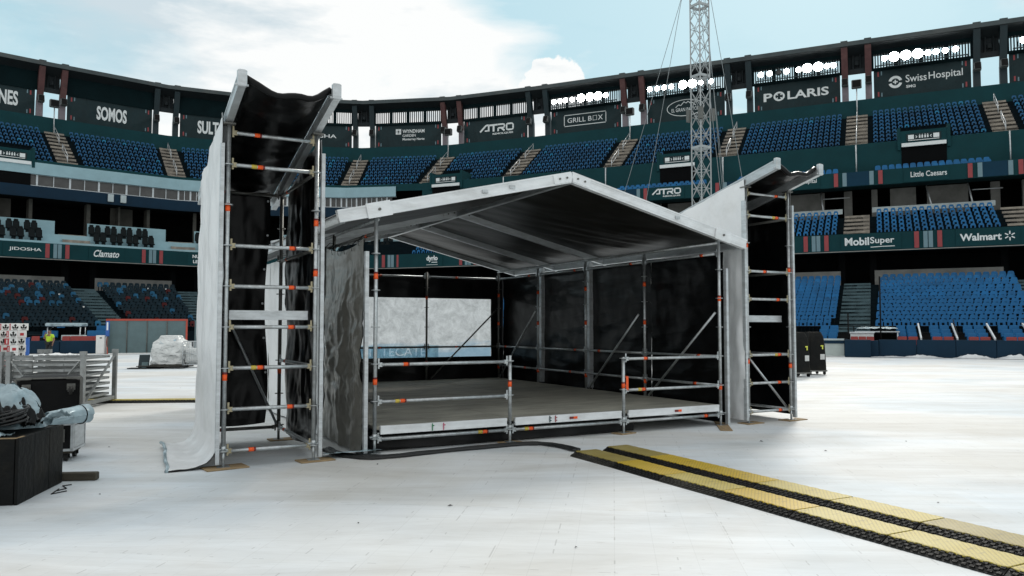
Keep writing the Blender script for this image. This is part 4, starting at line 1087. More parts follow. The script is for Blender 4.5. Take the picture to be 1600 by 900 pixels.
def ledger(par, p, q, t=0.3, steel='galv', name='ledger', stick=True, tagc=False, r=0.0242, heads=True):
    p, q = Vector(p), Vector(q); d = (q - p).normalized(); L = (q - p).length
    b = MB(); b.tube(p + d * .09, q - d * .09, r, 12)
    if stick:
        c = p + d * (L * t)
        b.tube(c - d * .035, c + d * .03, r + .002, 12, 1); b.tube(c + d * .031, c + d * .052, r + .002, 12, 2)
        if tagc: b.tube(c - d * .11, c - d * .045, r + .002, 12, 3)
    o = obj(name, b, [steel, 'orange', 'darkred', 'yellowtag'], par)
    if heads:
        for e, s in ((p, 1), (q, -1)):
            w = MB(); c = e + d * (s * .068); w.bar(c - d * .03, c + d * .03, .030, .058)
            w.bar(e + d * (s * .05) + Vector((0, 0, -.055)), e + d * (s * .05) + Vector((0, 0, .085)), .008, .022)
            obj('wedge_head', w, 'brass' if name == 'rung' else steel, o)
    return o
def brace(par, p, q, steel='galv'):
    b = MB(); b.tube(p, q, 0.021, 10); return obj('diagonal_brace', b, [steel], par)
def beam_mb(p, q, w=0.10, h=0.17, m=0, up=(0, 0, 1)):
    """keder profile beam: web with grooved flanges"""
    b = MB(); p, q = Vector(p), Vector(q); d = (q - p).normalized(); upv = Vector(up); x = d.cross(upv).normalized(); y = x.cross(d)
    b.bar(p, q, w * .80, h, up, m)
    for s in (-1, 1):
        b.bar(p + y * s * (h / 2 - .012), q + y * s * (h / 2 - .012), w, .026, up, m)
        b.bar(p + y * s * (h * .22), q + y * s * (h * .22), w * .88, .02, up, m)
    return b
def wrinkle(u, v, s, amp, seed):
    return amp * (fbm(u * s[0] + seed, v * s[1], seed * 1.7, 4) + 0.35 * abs(fbm(u * s[0] * 2.3 + 9, v * s[1] * 1.2, seed, 3)))
def tarp(par, name, fn, nu, nv, mats, label=None, gap=0.006, nvec=(1, 0, 0)):
    """two skins: outside (first material) towards nvec, inside (second)"""
    b = MB()
    nf = nvec if callable(nvec) else (lambda u, v: nvec)
    b.sheet(lambda u, v: Vector(fn(u, v)) + Vector(nf(u, v)) * gap, nu, nv, 0); b.sheet(lambda u, v: Vector(fn(u, v)) - Vector(nf(u, v)) * gap, nu, nv, 1)
    o = obj(name, b, list(mats), par)
    if label: o['label'] = label
    return o

stage = thing('covered_stage', 'silver scaffold stage with a low gabled roof, black lining and a bare plywood deck', 'stage', A0, SA)
W, D, BAY = 6.21, 8.28, 2.07
EZ, RZ, OV = 3.16, 4.02, 0.555
SL = (RZ - EZ) / (W / 2 + OV)
def rz(a): return RZ - SL * abs(a - W / 2)
# posts
for x in (0, W):
    post(stage, x, 0, rz(x) - 0.09, stickers=(0.92, 2.35) if x == 0 else (0.62, 2.15))
for x, st in ((BAY, (0.82,)), (2 * BAY, (0.72,))):
    post(stage, x, 0, 1.28 if x == BAY else 1.22, stickers=st)
for k in range(1, 5):
    post(stage, W, k * BAY, rz(W) - .12, stickers=(.6, 1.75, 2.5), steel='galv' if k < 4 else 'darksteel')
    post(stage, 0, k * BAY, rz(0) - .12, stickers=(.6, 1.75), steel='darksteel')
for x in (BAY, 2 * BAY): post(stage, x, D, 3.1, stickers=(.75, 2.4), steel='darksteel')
# alloy keder uprights beside the front corner posts and along the right wall
for x in (-.14, W + .14):
    b = MB(); b.box((x, -.02, 1.37), (.05, .07, 2.7)); obj('keder_upright', b, 'alu', stage)
for k in (2, 3):
    b = MB(); b.box((W + .12, k * BAY + .02, 1.75), (.10, .13, 2.75)); obj('keder_upright', b, 'alu', stage)
# front ledgers / guard rails
for k in range(3):
    ledger(stage, (k * BAY, 0, .19), ((k + 1) * BAY, 0, .19), (0.80, .17, .83)[k], tagc=k < 2, name='bottom_rail')
for k in (0, 2):
    for z in (.69, 1.19): ledger(stage, (k * BAY, 0, z), ((k + 1) * BAY, 0, z), (.19, .19) [0] + (.02 if z > 1 else 0), name='guard_rail', tagc=(z < 1))
# right, left and back guard rails
for k in range(4):
    for z in (.69, 1.19):
        ledger(stage, (W, k * BAY, z), (W, (k + 1) * BAY, z), (.25, .75, .2, .8)[k] if z > 1 else .3, name='guard_rail', steel='galv' if k else 'galv')
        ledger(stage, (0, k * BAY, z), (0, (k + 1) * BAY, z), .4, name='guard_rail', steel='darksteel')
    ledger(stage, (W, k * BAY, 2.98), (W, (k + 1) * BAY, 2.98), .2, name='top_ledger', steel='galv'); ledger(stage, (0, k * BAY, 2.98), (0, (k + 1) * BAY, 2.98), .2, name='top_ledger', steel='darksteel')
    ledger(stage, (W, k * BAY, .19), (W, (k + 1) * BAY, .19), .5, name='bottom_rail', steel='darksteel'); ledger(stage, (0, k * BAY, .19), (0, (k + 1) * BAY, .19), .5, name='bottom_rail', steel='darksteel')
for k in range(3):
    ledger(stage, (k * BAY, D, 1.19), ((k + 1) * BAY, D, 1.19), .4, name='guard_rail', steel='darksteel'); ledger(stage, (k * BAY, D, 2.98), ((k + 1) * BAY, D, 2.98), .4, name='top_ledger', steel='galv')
# braces on the right wall and on the back
for (y0, z0, y1, z1) in ((.05, 1.95, 1.9, .38), (2.2, 1.95, 3.95, .38), (6.25, 2.1, 8.1, .4)):
    brace(stage, (W - .05, y0, z0), (W - .05, y1, z1))
brace(stage, (2 * BAY + .1, D - .06, .40), (W - .1, D - .06, 2.15), 'darksteel')
# deck: one plate per bay row, alloy edge beams at the front
for i in range(3):
    for k in range(4):
        b = MB(); dz = random.uniform(-.003, .003)
        b.bbox((BAY * (i + .5), BAY * (k + .5) + .01, .335 + dz), (BAY - .012, BAY - .012, .05), .006); obj('deck_panel', b, 'deck', stage)
for k in range(3):
    b = beam_mb((k * BAY + .07, -.02, .312), ((k + 1) * BAY - .07, -.02, .312), .05, .11)
    if k == 0:
        for x, m_ in ((.82, 1), (.99, 2)):
            b.box((x, -.049, .312), (.012, .008, .10), None, m_); b.box((x + .012, -.049, .33), (.03, .008, .012), None, m_)
    if k == 1:
        for x, m_ in ((2.07 + .66, 1), (2.07 + .76, 2)):
            b.box((x, -.049, .312), (.012, .008, .10), None, m_); b.box((x + .014, -.049, .33), (.03, .008, .012), None, m_); b.box((x + .014, -.049, .29), (.03, .008, .012), None, m_)
    if k in (1, 2): b.box((k * BAY + 1.05, -.05, .312), (.07, .008, .035), None, 3); b.box((k * BAY + 1.12, -.05, .312), (.07, .008, .035), None, 4)
    obj('deck_edge_beam', b, ['alu_white', mat('green_mark', (.02, .2, .08)) if k == 0 else 'teal', mat('pink_mark', (.5, .08, .15)) if k == 0 else 'stripe_red', 'darkred', 'orange'], stage)
b = MB(); b.sheet(lambda u, v: (.05 + 4.4 * u, .14 + .015 * fbm(u * 9, v, 2), .02 + .25 * v), 60, 3)
b.sheet(lambda u, v: (.02 + .015 * fbm(u * 9, v, 5), .14 + (D - .2) * u, .02 + .25 * v), 40, 3)
obj('deck_skirt', b, 'blacktarp', stage)
# little orange tag plate on the third front post
b = MB(); b.box((2 * BAY + .05, -.035, .80), (.045, .006, .22)); obj('tag_plate', b, 'orange', stage)
# roof frame
def rafter(y, mname, w=.10, h=.17):
    for sx, xe in ((-1, -OV), (1, W + OV)):
        b = beam_mb((xe, y, rz(xe)), (W / 2, y, RZ), w, h); obj('rafter', b, mname, stage)
    g_ = MB()
    for sx in (-1, 1):
        g_.bar((W / 2, y, RZ), (W / 2 + sx * .33, y, RZ - SL * .33), w + .024, h - .03)
        for t in (.10, .23): g_.tube((W / 2 + sx * t, y - w / 2 - .03, RZ - SL * t), (W / 2 + sx * t, y + w / 2 + .03, RZ - SL * t), .016, 8, 1)
    obj('ridge_joint', g_, [mname, 'darksteel'], stage)
rafter(-.06, 'alu_white', .10, .168)
for y in (2 * BAY, 3 * BAY, D): rafter(y, 'alu', .09, .17)
# fixing plates of the front rafter over the posts
for x in (.0, W):
    b = MB(); b.bar((x - .17, -.118, rz(x - .17)), (x + .17, -.118, rz(x + .17)), .02, .205); b.tube((x, -.15, rz(x)), (x, -.10, rz(x)), .02, 8, 1); obj('fixing_plate', b, ['alu_white', 'darksteel'], stage)
for x in (1.6, 2.05, 5.2):
    b = MB(); b.tube((x, -.13, rz(x)), (x, -.10, rz(x)), .022, 8); b.box((x, -.12, rz(x)), (.09, .012, .05)); obj('bolt', b, 'alu', stage)
# ridge and eaves purlins
b = beam_mb((W / 2, 0, RZ - .03), (W / 2, D, RZ - .03), .08, .13); obj('ridge_purlin', b, 'alu', stage)
for x in (-OV + .08, W + OV - .08):
    b = beam_mb((x, 0, rz(x) - .03), (x, D, rz(x) - .03), .08, .12); obj('eaves_purlin', b, 'alu', stage)
for x in (.02, W - .02):
    b = MB(); b.tube((x, 0, rz(x) - .13), (x, D, rz(x) - .13), .026, 8); obj('wall_plate_tube', b, 'galv', stage)
# roof skins, each slope: white outside, dark under; sagging between the rafters with drag folds
RAFT = [-.06, 2 * BAY, 3 * BAY, D]
def sag(y):
    for a, e in zip(RAFT, RAFT[1:]):
        if a <= y <= e: return math.sin(math.pi * (y - a) / (e - a)) * min(1, (e - a) / 4)
    return 0
for sx in (-1, 1):
    def fn(u, v, sx=sx):
        y = -.04 + v * (D + .08); t = u * (W / 2 + OV); x = W / 2 + sx * t
        z = RZ + .045 - SL * t - .10 * sag(y) * math.sin(math.pi * min(1, u * .9 + .1)) ** .7
        z += .020 * fbm(t * .7 + 3 * sx, y * 2.2 + t * 1.3, 2.0 * sx, 3) * min(1, 4 * (1 - u) + .3) * (.25 + sag(y))
        return (x, y, z)
    bb = MB(); bb.sheet(fn, 48, 110, 0, flip=(sx < 0)); bb.sheet(lambda u, v: Vector(fn(u, v)) - Vector((0, 0, .012)), 48, 110, 1, flip=(sx > 0))
    obj('roof_tarp', bb, ['whitetarp', 'rooftarp_under'], stage)
# walls. back: black cloth with an opening for the printed mesh
b = MB()
def backfn(x0, x1, z0, z1, sd):
    def f(u, v):
        x = x0 + (x1 - x0) * u; z = z0 + (z1 - z0) * v
        return (x, D + .09 + .03 * fbm(x * 1.6, z * .7, sd), z)
    return f
SX0, SX1, SZ0, SZ1 = .62, 6.02, .93, 2.44
for k, (x0, x1, z0, z1) in enumerate(((-.19, W + .19, SZ1, 3.05), (-.19, W + .19, 0.02, SZ0), (-.19, SX0, SZ0, SZ1), (SX1, W + .19, SZ0, SZ1))):
    b.sheet(backfn(x0, x1, z0, z1, 3.0), max(6, int((x1 - x0) * 8)), 8)
obj('back_wall_tarp', b, 'blacktarp', stage)
b = MB(); b.sheet(lambda u, v: (SX0 - .03 + (SX1 - SX0 + .06) * u, D + .15 + .015 * fbm(u * 5, v * 2, 1), SZ0 - .03 + (SZ1 - SZ0 + .06) * v), 40, 12)
# place the local origin of the print at its lower left corner
b.v = [(x - SX0, y - (D + .15), z - SZ0) for x, y, z in b.v]
so = obj('mesh_print', b, 'scrim', stage, loc=(SX0, D + .15, SZ0))
def holed_band(w, h, words):
    """a flat band with letter shaped holes: the letters are inner loops of a filled 2D curve"""
    cu = bpy.data.curves.new('band', 'CURVE'); cu.dimensions = '2D'; cu.fill_mode = 'BOTH'; cu.extrude = 0.0
    dg = bpy.context.evaluated_depsgraph_get()
    def rectspl(x0, x1, y0, y1):
        sp = cu.splines.new('POLY'); sp.points.add(3); sp.use_cyclic_u = True
        for p_, (x, y) in zip(sp.points, ((x0, y0), (x1, y0), (x1, y1), (x0, y1))): p_.co = (x, y, 0, 1)
    rectspl(0, w, 0, h)
    for txt, cx, ww in words:
        fc = bpy.data.curves.new('letters', 'FONT'); fc.body = txt; fc.size = 1; fc.offset = .02
        fo = bpy.data.objects.new('letters', fc); COL.objects.link(fo); bpy.context.view_layer.update()
        me = fo.to_curve(bpy.context.evaluated_depsgraph_get())
        loops = []
        for sp in me.splines:
            if sp.type == 'BEZIER':
                q = []
                bp = sp.bezier_points
                for a_, b__ in zip(bp, list(bp[1:]) + [bp[0]]):
                    for k in range(4):
                        t_ = k / 4; q.append(a_.co * (1 - t_) ** 3 + 3 * a_.handle_right * t_ * (1 - t_) ** 2 + 3 * b__.handle_left * t_ ** 2 * (1 - t_) + b__.co * t_ ** 3)
                loops.append(q)
            else: loops.append([p_.co.to_3d() for p_ in sp.points])
        fo.to_curve_clear(); bpy.data.objects.remove(fo); bpy.data.curves.remove(fc)
        xs = [p_.x for l_ in loops for p_ in l_]; ys = [p_.y for l_ in loops for p_ in l_]
        sx = ww / (max(xs) - min(xs)); sy = h * .72 / (max(ys) - min(ys))
        for l_ in loops:
            sp = cu.splines.new('POLY'); sp.points.add(len(l_) - 1); sp.use_cyclic_u = True
            for p_, c_ in zip(sp.points, l_): p_.co = (cx + (c_.x - (max(xs) + min(xs)) / 2) * sx, h / 2 + (c_.y - (max(ys) + min(ys)) / 2) * sy, 0, 1)
    rectspl(2.06, 2.10, h * .1, h * .9)
    ob_ = bpy.data.objects.new('band', cu); me = bpy.data.meshes.new_from_object(ob_)
    mb_ = MB(); mb_.add([(v.co.x, -.03, v.co.y) for v in me.vertices], [tuple(p_.vertices) for p_ in me.polygons])
    bpy.data.objects.remove(ob_); bpy.data.meshes.remove(me); bpy.data.curves.remove(cu)
    return mb_
bd = holed_band(3.9, .30, (('TECATE', 1.13, 1.3), ('TECATE', 2.95, 1.2)))
obj('lettering_band', bd, 'bandblue', so)

# right wall: black, seen from inside
def wallfn(x, y0, y1, z0, z1f, amp, s, sd, bulge=0):
    def f(u, v):
        y = y0 + (y1 - y0) * u; z = z0 + (z1f(y) - z0) * v
        return (x + wrinkle(y, z, s, amp, sd) + bulge * math.sin(math.pi * v) * math.sin(math.pi * u), y, z)
    return f
for k in range(4):
    tarp(stage, 'side_wall_tarp', wallfn(W + .17, k * BAY + (.05 if k == 0 else 0), (k + 1) * BAY + (.06 if k == 3 else 0), .03, lambda y: 3.02, .030, (.9, 1.9), 4.0 + k), 40, 40, ('whitetarp', 'blacktarp'))
# left wall: first bay is crinkled dark foil, the rest white
def foil(u, v):
    y = .02 + 1.80 * u + .12 * (1 - v) * u; z = .05 + 2.90 * v - .13 * max(0, (v - .7) / .3) * math.sin(math.pi * u) ** .8 - .04 * (1 - u)
    q = max(0, 1 - abs(v - .35) / .55)
    fold = .030 * math.sin(u * 13 + 5 * fbm(u * 2, v * 1.6, 7)) * (1 - v) ** .8 * math.sin(math.pi * u)
    x = -.17 - .10 * q * math.sin(math.pi * u) + fold + wrinkle(y, z, (1.9, 2.4), .014 + .050 * q, 2.0) - .04 * u
    return (x, y, z)
tarp(stage, 'side_wall_tarp', foil, 90, 110, ('greytarp', 'blacktarp'), 'crinkled dark grey foil sheet', nvec=(-1, 0, 0))
for k in range(6):
    q = Vector(foil(.08 + .17 * k, .985)); b = MB()
    b.path([q + Vector((-.02, 0, -.02)), q + Vector((-.035, 0, .05)), q + Vector((.04, .01, .13)), q + Vector((.10, .01, .12)), q + Vector((.05, 0, .03))], .006, 6); obj('cable_tie', b, 'black', stage)
for k in (1, 2, 3):
    tarp(stage, 'side_wall_tarp', wallfn(-.23 if k == 1 else -.17, k * BAY - (.30 if k == 1 else 0), (k + 1) * BAY, .03, lambda y: 3.0, .03, (1.4, 1.6), 8.0 + k), 24, 24, ('whitetarp', 'blacktarp'), nvec=(-1, 0, 0))
b = MB(); b.box((-.19, 2 * BAY, 1.5), (.05, .08, 2.9)); b.box((-.19, 1.0 * BAY, 1.5), (.05, .06, 2.9)); obj('keder_upright', b, 'alu', stage)

def wing(loc, label, wd, rungs, left, cat='scaffold tower'):
    t = thing('wing_tower', label, cat, loc, SA)
    d = BAY
    zt = 4.19
    for x, st in ((0, (1.05, 3.12)), (wd, (2.35, 3.0) if left else (.95, 2.7))): post(t, x, 0, zt, stickers=st)
    for x in (0, wd): post(t, x, d, 3.72, stickers=(1.0,), steel='darksteel')
    for k, z in enumerate(rungs): ledger(t, (0, 0, z), (wd, 0, z), (.30, .72, .38, .72, .72, .72, .35, .31, .33)[k] if left else (.72, .71, .72, .71, .4, .71, .70, .7)[k], name='rung', tagc=(z in (1.2, 3.7)))
    for z in (.2, 1.2, 2.7, 3.7): ledger(t, (wd, 0, z), (wd, d, z), .8, name='side_ledger', steel='darksteel' if z > 1.3 else 'galv')
    for z in (.2, 3.7): ledger(t, (0, d, z), (wd, d, z), .2, name='back_ledger', steel='darksteel')
    brace(t, (.03, d, 2.5), (wd - .03, d, .24)) if left else brace(t, (.05, .06, 1.18), (wd - .05, .06, .24))
    b = beam_mb((.06, .16, 1.85), (wd - .06, .16, 1.85), .06, .115); b.box((wd / 2, d / 2, 1.895), (wd - .12, d - .4, .03)); obj('platform', b, 'alu', t)
    # sloping roof beams, high end towards the front
    S2 = .243; OF = .84 if left else .70
    def bz(y): return 4.30 - S2 * y
    for x in (0, wd):
        b = beam_mb((x, -OF, bz(-OF)), (x, d + .62, bz(d + .62)), .085, .16); obj('roof_beam', b, 'alu', t)
        c = MB(); c.bbox((x, -OF - .04, bz(-OF) + .02), (.105, .08, .20), .012); c.tube((x - .075, -OF - .03, bz(-OF) - .05), (x + .075, -OF - .03, bz(-OF) - .05), .014, 8); obj('beam_cap', c, 'alu', t)
        b = MB(); b.box((x, 0, 4.20), (.14, .14, .02)); obj('head_plate', b, 'darksteel', t)
    # roof cloth sagging between the beams
    def fr(u, v):
        y = -OF + .06 + v * (d + .6 + OF); x = .05 + (wd - .1) * u
        z = bz(y) + .08 - .15 * math.sin(math.pi * u) ** .8 * (1 - .25 * v) + .022 * fbm(u * 2.4, y * 3.5, 3.3 + wd, 4)
        return (x, y, z)
    tarp(t, 'roof_tarp', fr, 26, 60, ('whitetarp', 'blacktarp'), nvec=(0, 0, 1))
    b = MB(); b.path([Vector(fr(u / 14, 0)) + Vector((0, -.03, -.02 + .02 * math.sin(u))) for u in range(15)], .04, 8); obj('rolled_hem', b, 'blacktarp', t)
    # left face: white outside, black inside
    def fl_(u, v):
        y = -.03 + (d + .10) * u; zt_ = bz(y) + .03
        z = .06 + (zt_ - .06) * v
        x = -.075 + wrinkle(y, z, (1.3, .75), .05, 5.0 if left else 6.5) + (0 if left else wrinkle(y, z, (4.5, 1.4), .05, 3.0) * max(0, min(1, (3.2 - z) / .5)))
        k = max(0, (.16 - v) / .16)
        if left:
            if v < .14:
                q_ = 1 - v / .14; x -= .58 * q_ ** 1.15 * (1 - .25 * u); z = .014 + .30 * (1 - q_) ** 4.5 + .02 * abs(fbm(u * 3, v * 20, 2)) + .05 * u * q_ * q_
            else: z = .314 + (zt_ - .314) * (v - .14) / .86
        return (x, y, z)
    def nfl(u, v):
        if not left or v >= .14: return (-1, 0, 0)
        a_ = (v / .14) * math.pi / 2; return (-math.sin(a_), 0, math.cos(a_))
    tarp(t, 'side_tarp', fl_, 50, 110, ('whitetarp', 'blacktarp'), nvec=nfl)
    if left:
        b = MB(); b.path([Vector(fl_(u / 10, 0)) + Vector((0, 0, .0)) for u in range(11)], .022, 8); obj('hem_tube', b, 'silvertarp', t)
    # right face black inside, pale outside
    def frt(u, v):
        y = (.22 if left else .02) + (d - (.27 if left else .0)) * u; zt_ = bz(y) - .05
        z = .10 + (zt_ - .10) * v
        return (wd + .075 + wrinkle(y, z, (1.8, 1.0), .06, 3.0), y, z)
    tarp(t, 'side_tarp', frt, 40, 60, ('whitetarp', 'blacktarp'), nvec=(1, 0, 0))
    # back cloth
    def fb(u, v):
        x1 = wd * (.86 if left else 1.0) + (.035 * math.sin(v * 9) if left else 0)
        x = -.03 + x1 * u; zt_ = bz(d) - .04
        z = (.26 if left else .05) + (zt_ - .26) * v - .03 * math.sin(math.pi * u)
        return (x, d + .08 + wrinkle(x, z, (1.6, .8), .06, 1.5), z)
    tarp(t, 'back_tarp', fb, 30, 50, ('whitetarp', 'blacktarp'), nvec=(0, 1, 0))
    for k in range(7):
        z = .5 + .52 * k; q = Vector(fb(.965, (z - .26) / (bz(d) - .04 - .26)))
        b = MB(); b.tube(q + Vector((0, -.013, 0)), q + Vector((0, -.009, 0)), .017, 10); obj('eyelet_daylight', b, 'alu', t)  # pale disc painted for the daylight coming through the eyelet
    # keder uprights on the outer edges
    for x in (-.075, wd + .075):
        b = MB(); b.box((x, -.02, 2.0), (.045, .07, 3.9)); obj('keder_upright', b, 'alu', t)
    return t
wing(SW(-1.95, -.15), 'tall narrow scaffold tower left of the stage, white side tarp and black canopy', 1.09, (.2, .7, 1.2, 1.7, 2.2, 2.7, 3.7, 4.10), True)
wing(SW(6.87, .0), 'tall narrow scaffold tower right of the stage with upturned black canopy', 1.06, (.2, .7, 1.2, 2.2, 2.7, 3.7, 4.10), False)

# wooden pads under the jacks
def pad(a, b_, lab, rot, w=.42, d=.24):
    m = MB(); m.bbox((0, 0, .005), (w, d, .016), .004)
    return tag(obj('base_board', m, 'wood', None, SW(a, b_, .004), SA + rot), lab, 'board', 'boards under the scaffold feet')
pad(-1.93, -.17, 'plywood board under the front left foot of the left tower', .15, .5, .3)
pad(-.84, -.17, 'plywood board under the front right foot of the left tower', .1, .45, .26)
pad(-.80, 1.92, 'plywood board under the rear right foot of the left tower', 0)
pad(BAY, 0, 'plywood board under the second front post of the stage', .3, .3, .24)
pad(2 * BAY, 0, 'plywood board under the third front post of the stage', .2, .34, .24)
pad(W + .05, 0.02, 'long plywood board under the front right corner of the stage', .9, 1.5, .2)
pad(6.90, -.02, 'brown board under the left foot of the right tower', .1, .42, .26)
pad(7.95, -.02, 'pale board under the right foot of the right tower', .1, .52, .26)
m = MB(); m.sheet(lambda u, v: (.75 * u, .35 * v, .02 + .03 * abs(fbm(u * 3, v * 3, 2)) + .05 * (1 - v)), 20, 10)
tag(obj('loose_sheet', m, 'silvertarp', None, SW(-.70, -.18, 0.0), SA), 'teal grey sheet end lying on the floor right of the left tower foot', 'sheet')

# ------------------------------------------------------------------ cables and cable ramps
def unz(x, y, z=0.0):
    f = 1215.; p = math.atan(61 / 1215.); a = (x - 800) / f; b_ = (450 - y) / f
    Yd = math.cos(p) - b_ * math.sin(p); Zd = math.sin(p) + b_ * math.cos(p); t_ = (z - 1.7) / Zd
    return Vector((a * t_, Yd * t_, z))
# run of the cables, in metres on the floor along the stage front
RUN = [(-.50, .60), (-.45, .10), (-.22, -.33), (.10, -.42), (.7, -.36), (1.35, -.30), (2.05, -.28), (2.35, -.40), (2.48, -.70), (2.50, -1.15)]
def spl(pts, n=10):
    out = []
    P_ = [Vector((*p, 0)) for p in pts]; P_ = [2 * P_[0] - P_[1]] + P_ + [2 * P_[-1] - P_[-2]]
    for i in range(1, len(P_) - 2):
        for k in range(n):
            t_ = k / n; a, b_, c, d = P_[i - 1:i + 3]
            out.append(.5 * ((2 * b_) + (-a + c) * t_ + (2 * a - 5 * b_ + 4 * c - d) * t_ ** 2 + (-a + 3 * b_ - 3 * c + d) * t_ ** 3))
    return out + [P_[-2]]
for k in range(5):
    off = (k - 2) * .05
    pts = []
    for q, p in enumerate(spl(RUN)):
        w = SW(p.x + off * .6 + .03 * fbm(q * .12, k * 3.1), p.y + off * (.7 if q < 70 else .2) + .03 * fbm(q * .1, k * 5.7 + 2), .022); pts.append(w)
    m = MB(); m.path(pts, .017, 8)
    tag(obj('cable', m, 'cable'), 'black cable in the bundle along the stage front to the yellow ramp', 'cable', 'cables along the stage front')

def make_ramp(lidm, rubm):
    t = thing('cable_ramp', 'x', 'cable ramp')
    L = .93
    b = MB(); prof = [(-.25, 0.0), (-.25, .006), (-.165, .054), (.165, .054), (.25, .006), (.25, 0.0)]
    b.prism(prof, 0.004, L - .004)
    for sx in (-1, 1):
        sl = math.atan2(.048, .085)
        for r in range(3):
            n = 15
            for k in range(n):
                y = (k + .5 + (.5 if r % 2 else 0)) * L / n
                if y > L - .02: continue
                x = sx * (.176 + .026 * r); z = .054 - (.176 + .026 * r - .165) * math.tan(sl) + .003
                b.box((x, y, z), (.022, L / n * .55, .013), Matrix.Rotation(sx * sl, 3, 'Y'))
    obj('ramp_body', b, rubm, t)
    l_ = MB(); l_.bbox((0, L / 2, .0595), (.325, L - .012, .011), .003)
    for sx in (-1, 1):
        for k in range(7): l_.box((sx * .166, (k + .5) * L / 7, .058), (.014, L / 12, .011))
    obj('lid', l_, lidm, t)
    return t
protos = {}
def put_ramp(loc, rot, lidm, rubm, lab, grp):
    key = (lidm, rubm)
    if key not in protos:
        o = make_ramp(lidm, rubm); o.location = loc; o.rotation_euler = (0, 0, rot); o['label'] = lab; o['group'] = grp; protos[key] = o
    else: o = dup(protos[key], loc, rot, lab, grp)
    return o
ORD2 = ['first', 'second', 'third', 'fourth', 'fifth', 'sixth', 'seventh', 'eighth']
def run_row(start, ang, looks, what, wob):
    p = Vector(start)
    for k, (lm, rm) in enumerate(looks):
        a = ang + wob[k % len(wob)]
        d = Vector((math.cos(a), math.sin(a), 0))
        tone = {'lid_bright': 'bright yellow', 'lid_dusty': 'dusty pale yellow', 'lid_brown': 'worn brownish yellow'}[lm]
        put_ramp((p.x, p.y, 0.0), a - math.pi / 2, lm, rm, '%s topped cable ramp, %s from the stage in the %s row' % (tone, ORD2[k], what), 'cable ramps, %s row' % what)
        p += d * .935
ang = R(-62.95)
vdir = Vector((math.cos(ang), math.sin(ang), 0)); nside = Vector((-vdir.y, vdir.x, 0))
s1_ = Vector((.7415, 10.3364, 0)) + nside * .27
s2_ = s1_ + nside * .60 - vdir * .14
run_row(s1_, ang, [('lid_brown', 'dustyrubber'), ('lid_bright', 'rubber'), ('lid_dusty', 'dustyrubber'), ('lid_bright', 'rubber'), ('lid_dusty', 'rubber'), ('lid_dusty', 'rubber'), ('lid_dusty', 'rubber')], 'nearer', [.010, -.012, .006, -.010, .006])
run_row(s2_, ang, [('lid_brown', 'rubber'), ('lid_bright', 'rubber'), ('lid_bright', 'rubber'), ('lid_dusty', 'rubber'), ('lid_dusty', 'rubber'), ('lid_brown', 'rubber'), ('lid_brown', 'rubber')], 'farther', [.008, .0, -.010, .006, -.004])
# far row behind the left tower
p0 = unz(140, 631)
for k in range(6):
    put_ramp((p0.x + .935 * k - 1.0, p0.y + .09 * k + .2, 0), math.atan2(.09, .935) - math.pi / 2, 'lid_dusty', 'rubber', 'cable ramp lying across the floor beyond the left tower, %s from the left' % ORD2[k], 'far cable ramps')

# ------------------------------------------------------------------ field wall and box seats on the right
wall = thing('field_wall', 'long navy padded wall along the floor edge on the right', 'wall', P(8, 0.5, 37.9, 0))
def wobj(name, mb, mats, root):
    off = -Vector(root.location); mb.v = [tuple(Vector(p) + off) for p in mb.v]; return obj(name, mb, mats, root)
b = MB()
def wall_run(b, pts, z0, z1, th):
    for p, q in zip(pts, pts[1:]):
        p, q = Vector(p), Vector(q); b.bar((p.x, p.y, (z0 + z1) / 2), (q.x, q.y, (z0 + z1) / 2), th, z1 - z0)
def PL(m_, o, z): return P(9, m_ / LEN(9, o), o, z)          # metres along the right wall from the stair line
a_r = math.atan2((K[9] - K[8]).normalized().y, (K[9] - K[8]).normalized().x)
qs = [PL(m_, 37.9, 0) for m_ in (1.5, 3.4, 5.3, 7.2, 9.1, 11.0, 12.9, 14.8, 16.7)]
for p, q in zip(qs, qs[1:]):
    m = MB(); m.bbox(((p + q) / 2 + Vector((0, 0, .5))), ((q - p).length - .02, .22, .98), .015, a_r); wobj('wall_pad', m, 'navy', wall)
m = MB(); m.bbox(PL(.42, 38.3, .49), (1.35, .8, .98), .03, a_r); wobj('corner_pad', m, 'navy', wall)
m = MB(); m.bbox(PL(1.28, 38.0, .47), (.42, .4, .94), .02, a_r); wobj('corner_pad', m, 'navy', wall)
m = MB(); m.bar(PL(-9.0, 38.0, .40), PL(-.3, 38.0, .40), .2, .72); wobj('low_wall', m, 'cream', wall)
m = MB(); m.bar(PL(-9.0, 38.0, .83), PL(-.3, 38.0, .83), .3, .16); wobj('wall_coping', m, 'navy', wall)
m = MB(); m.bar(PL(-9.0, 37.9, .98), PL(-.3, 37.9, .98), .34, .10); wobj('wall_cap', m, 'palestrip', wall)
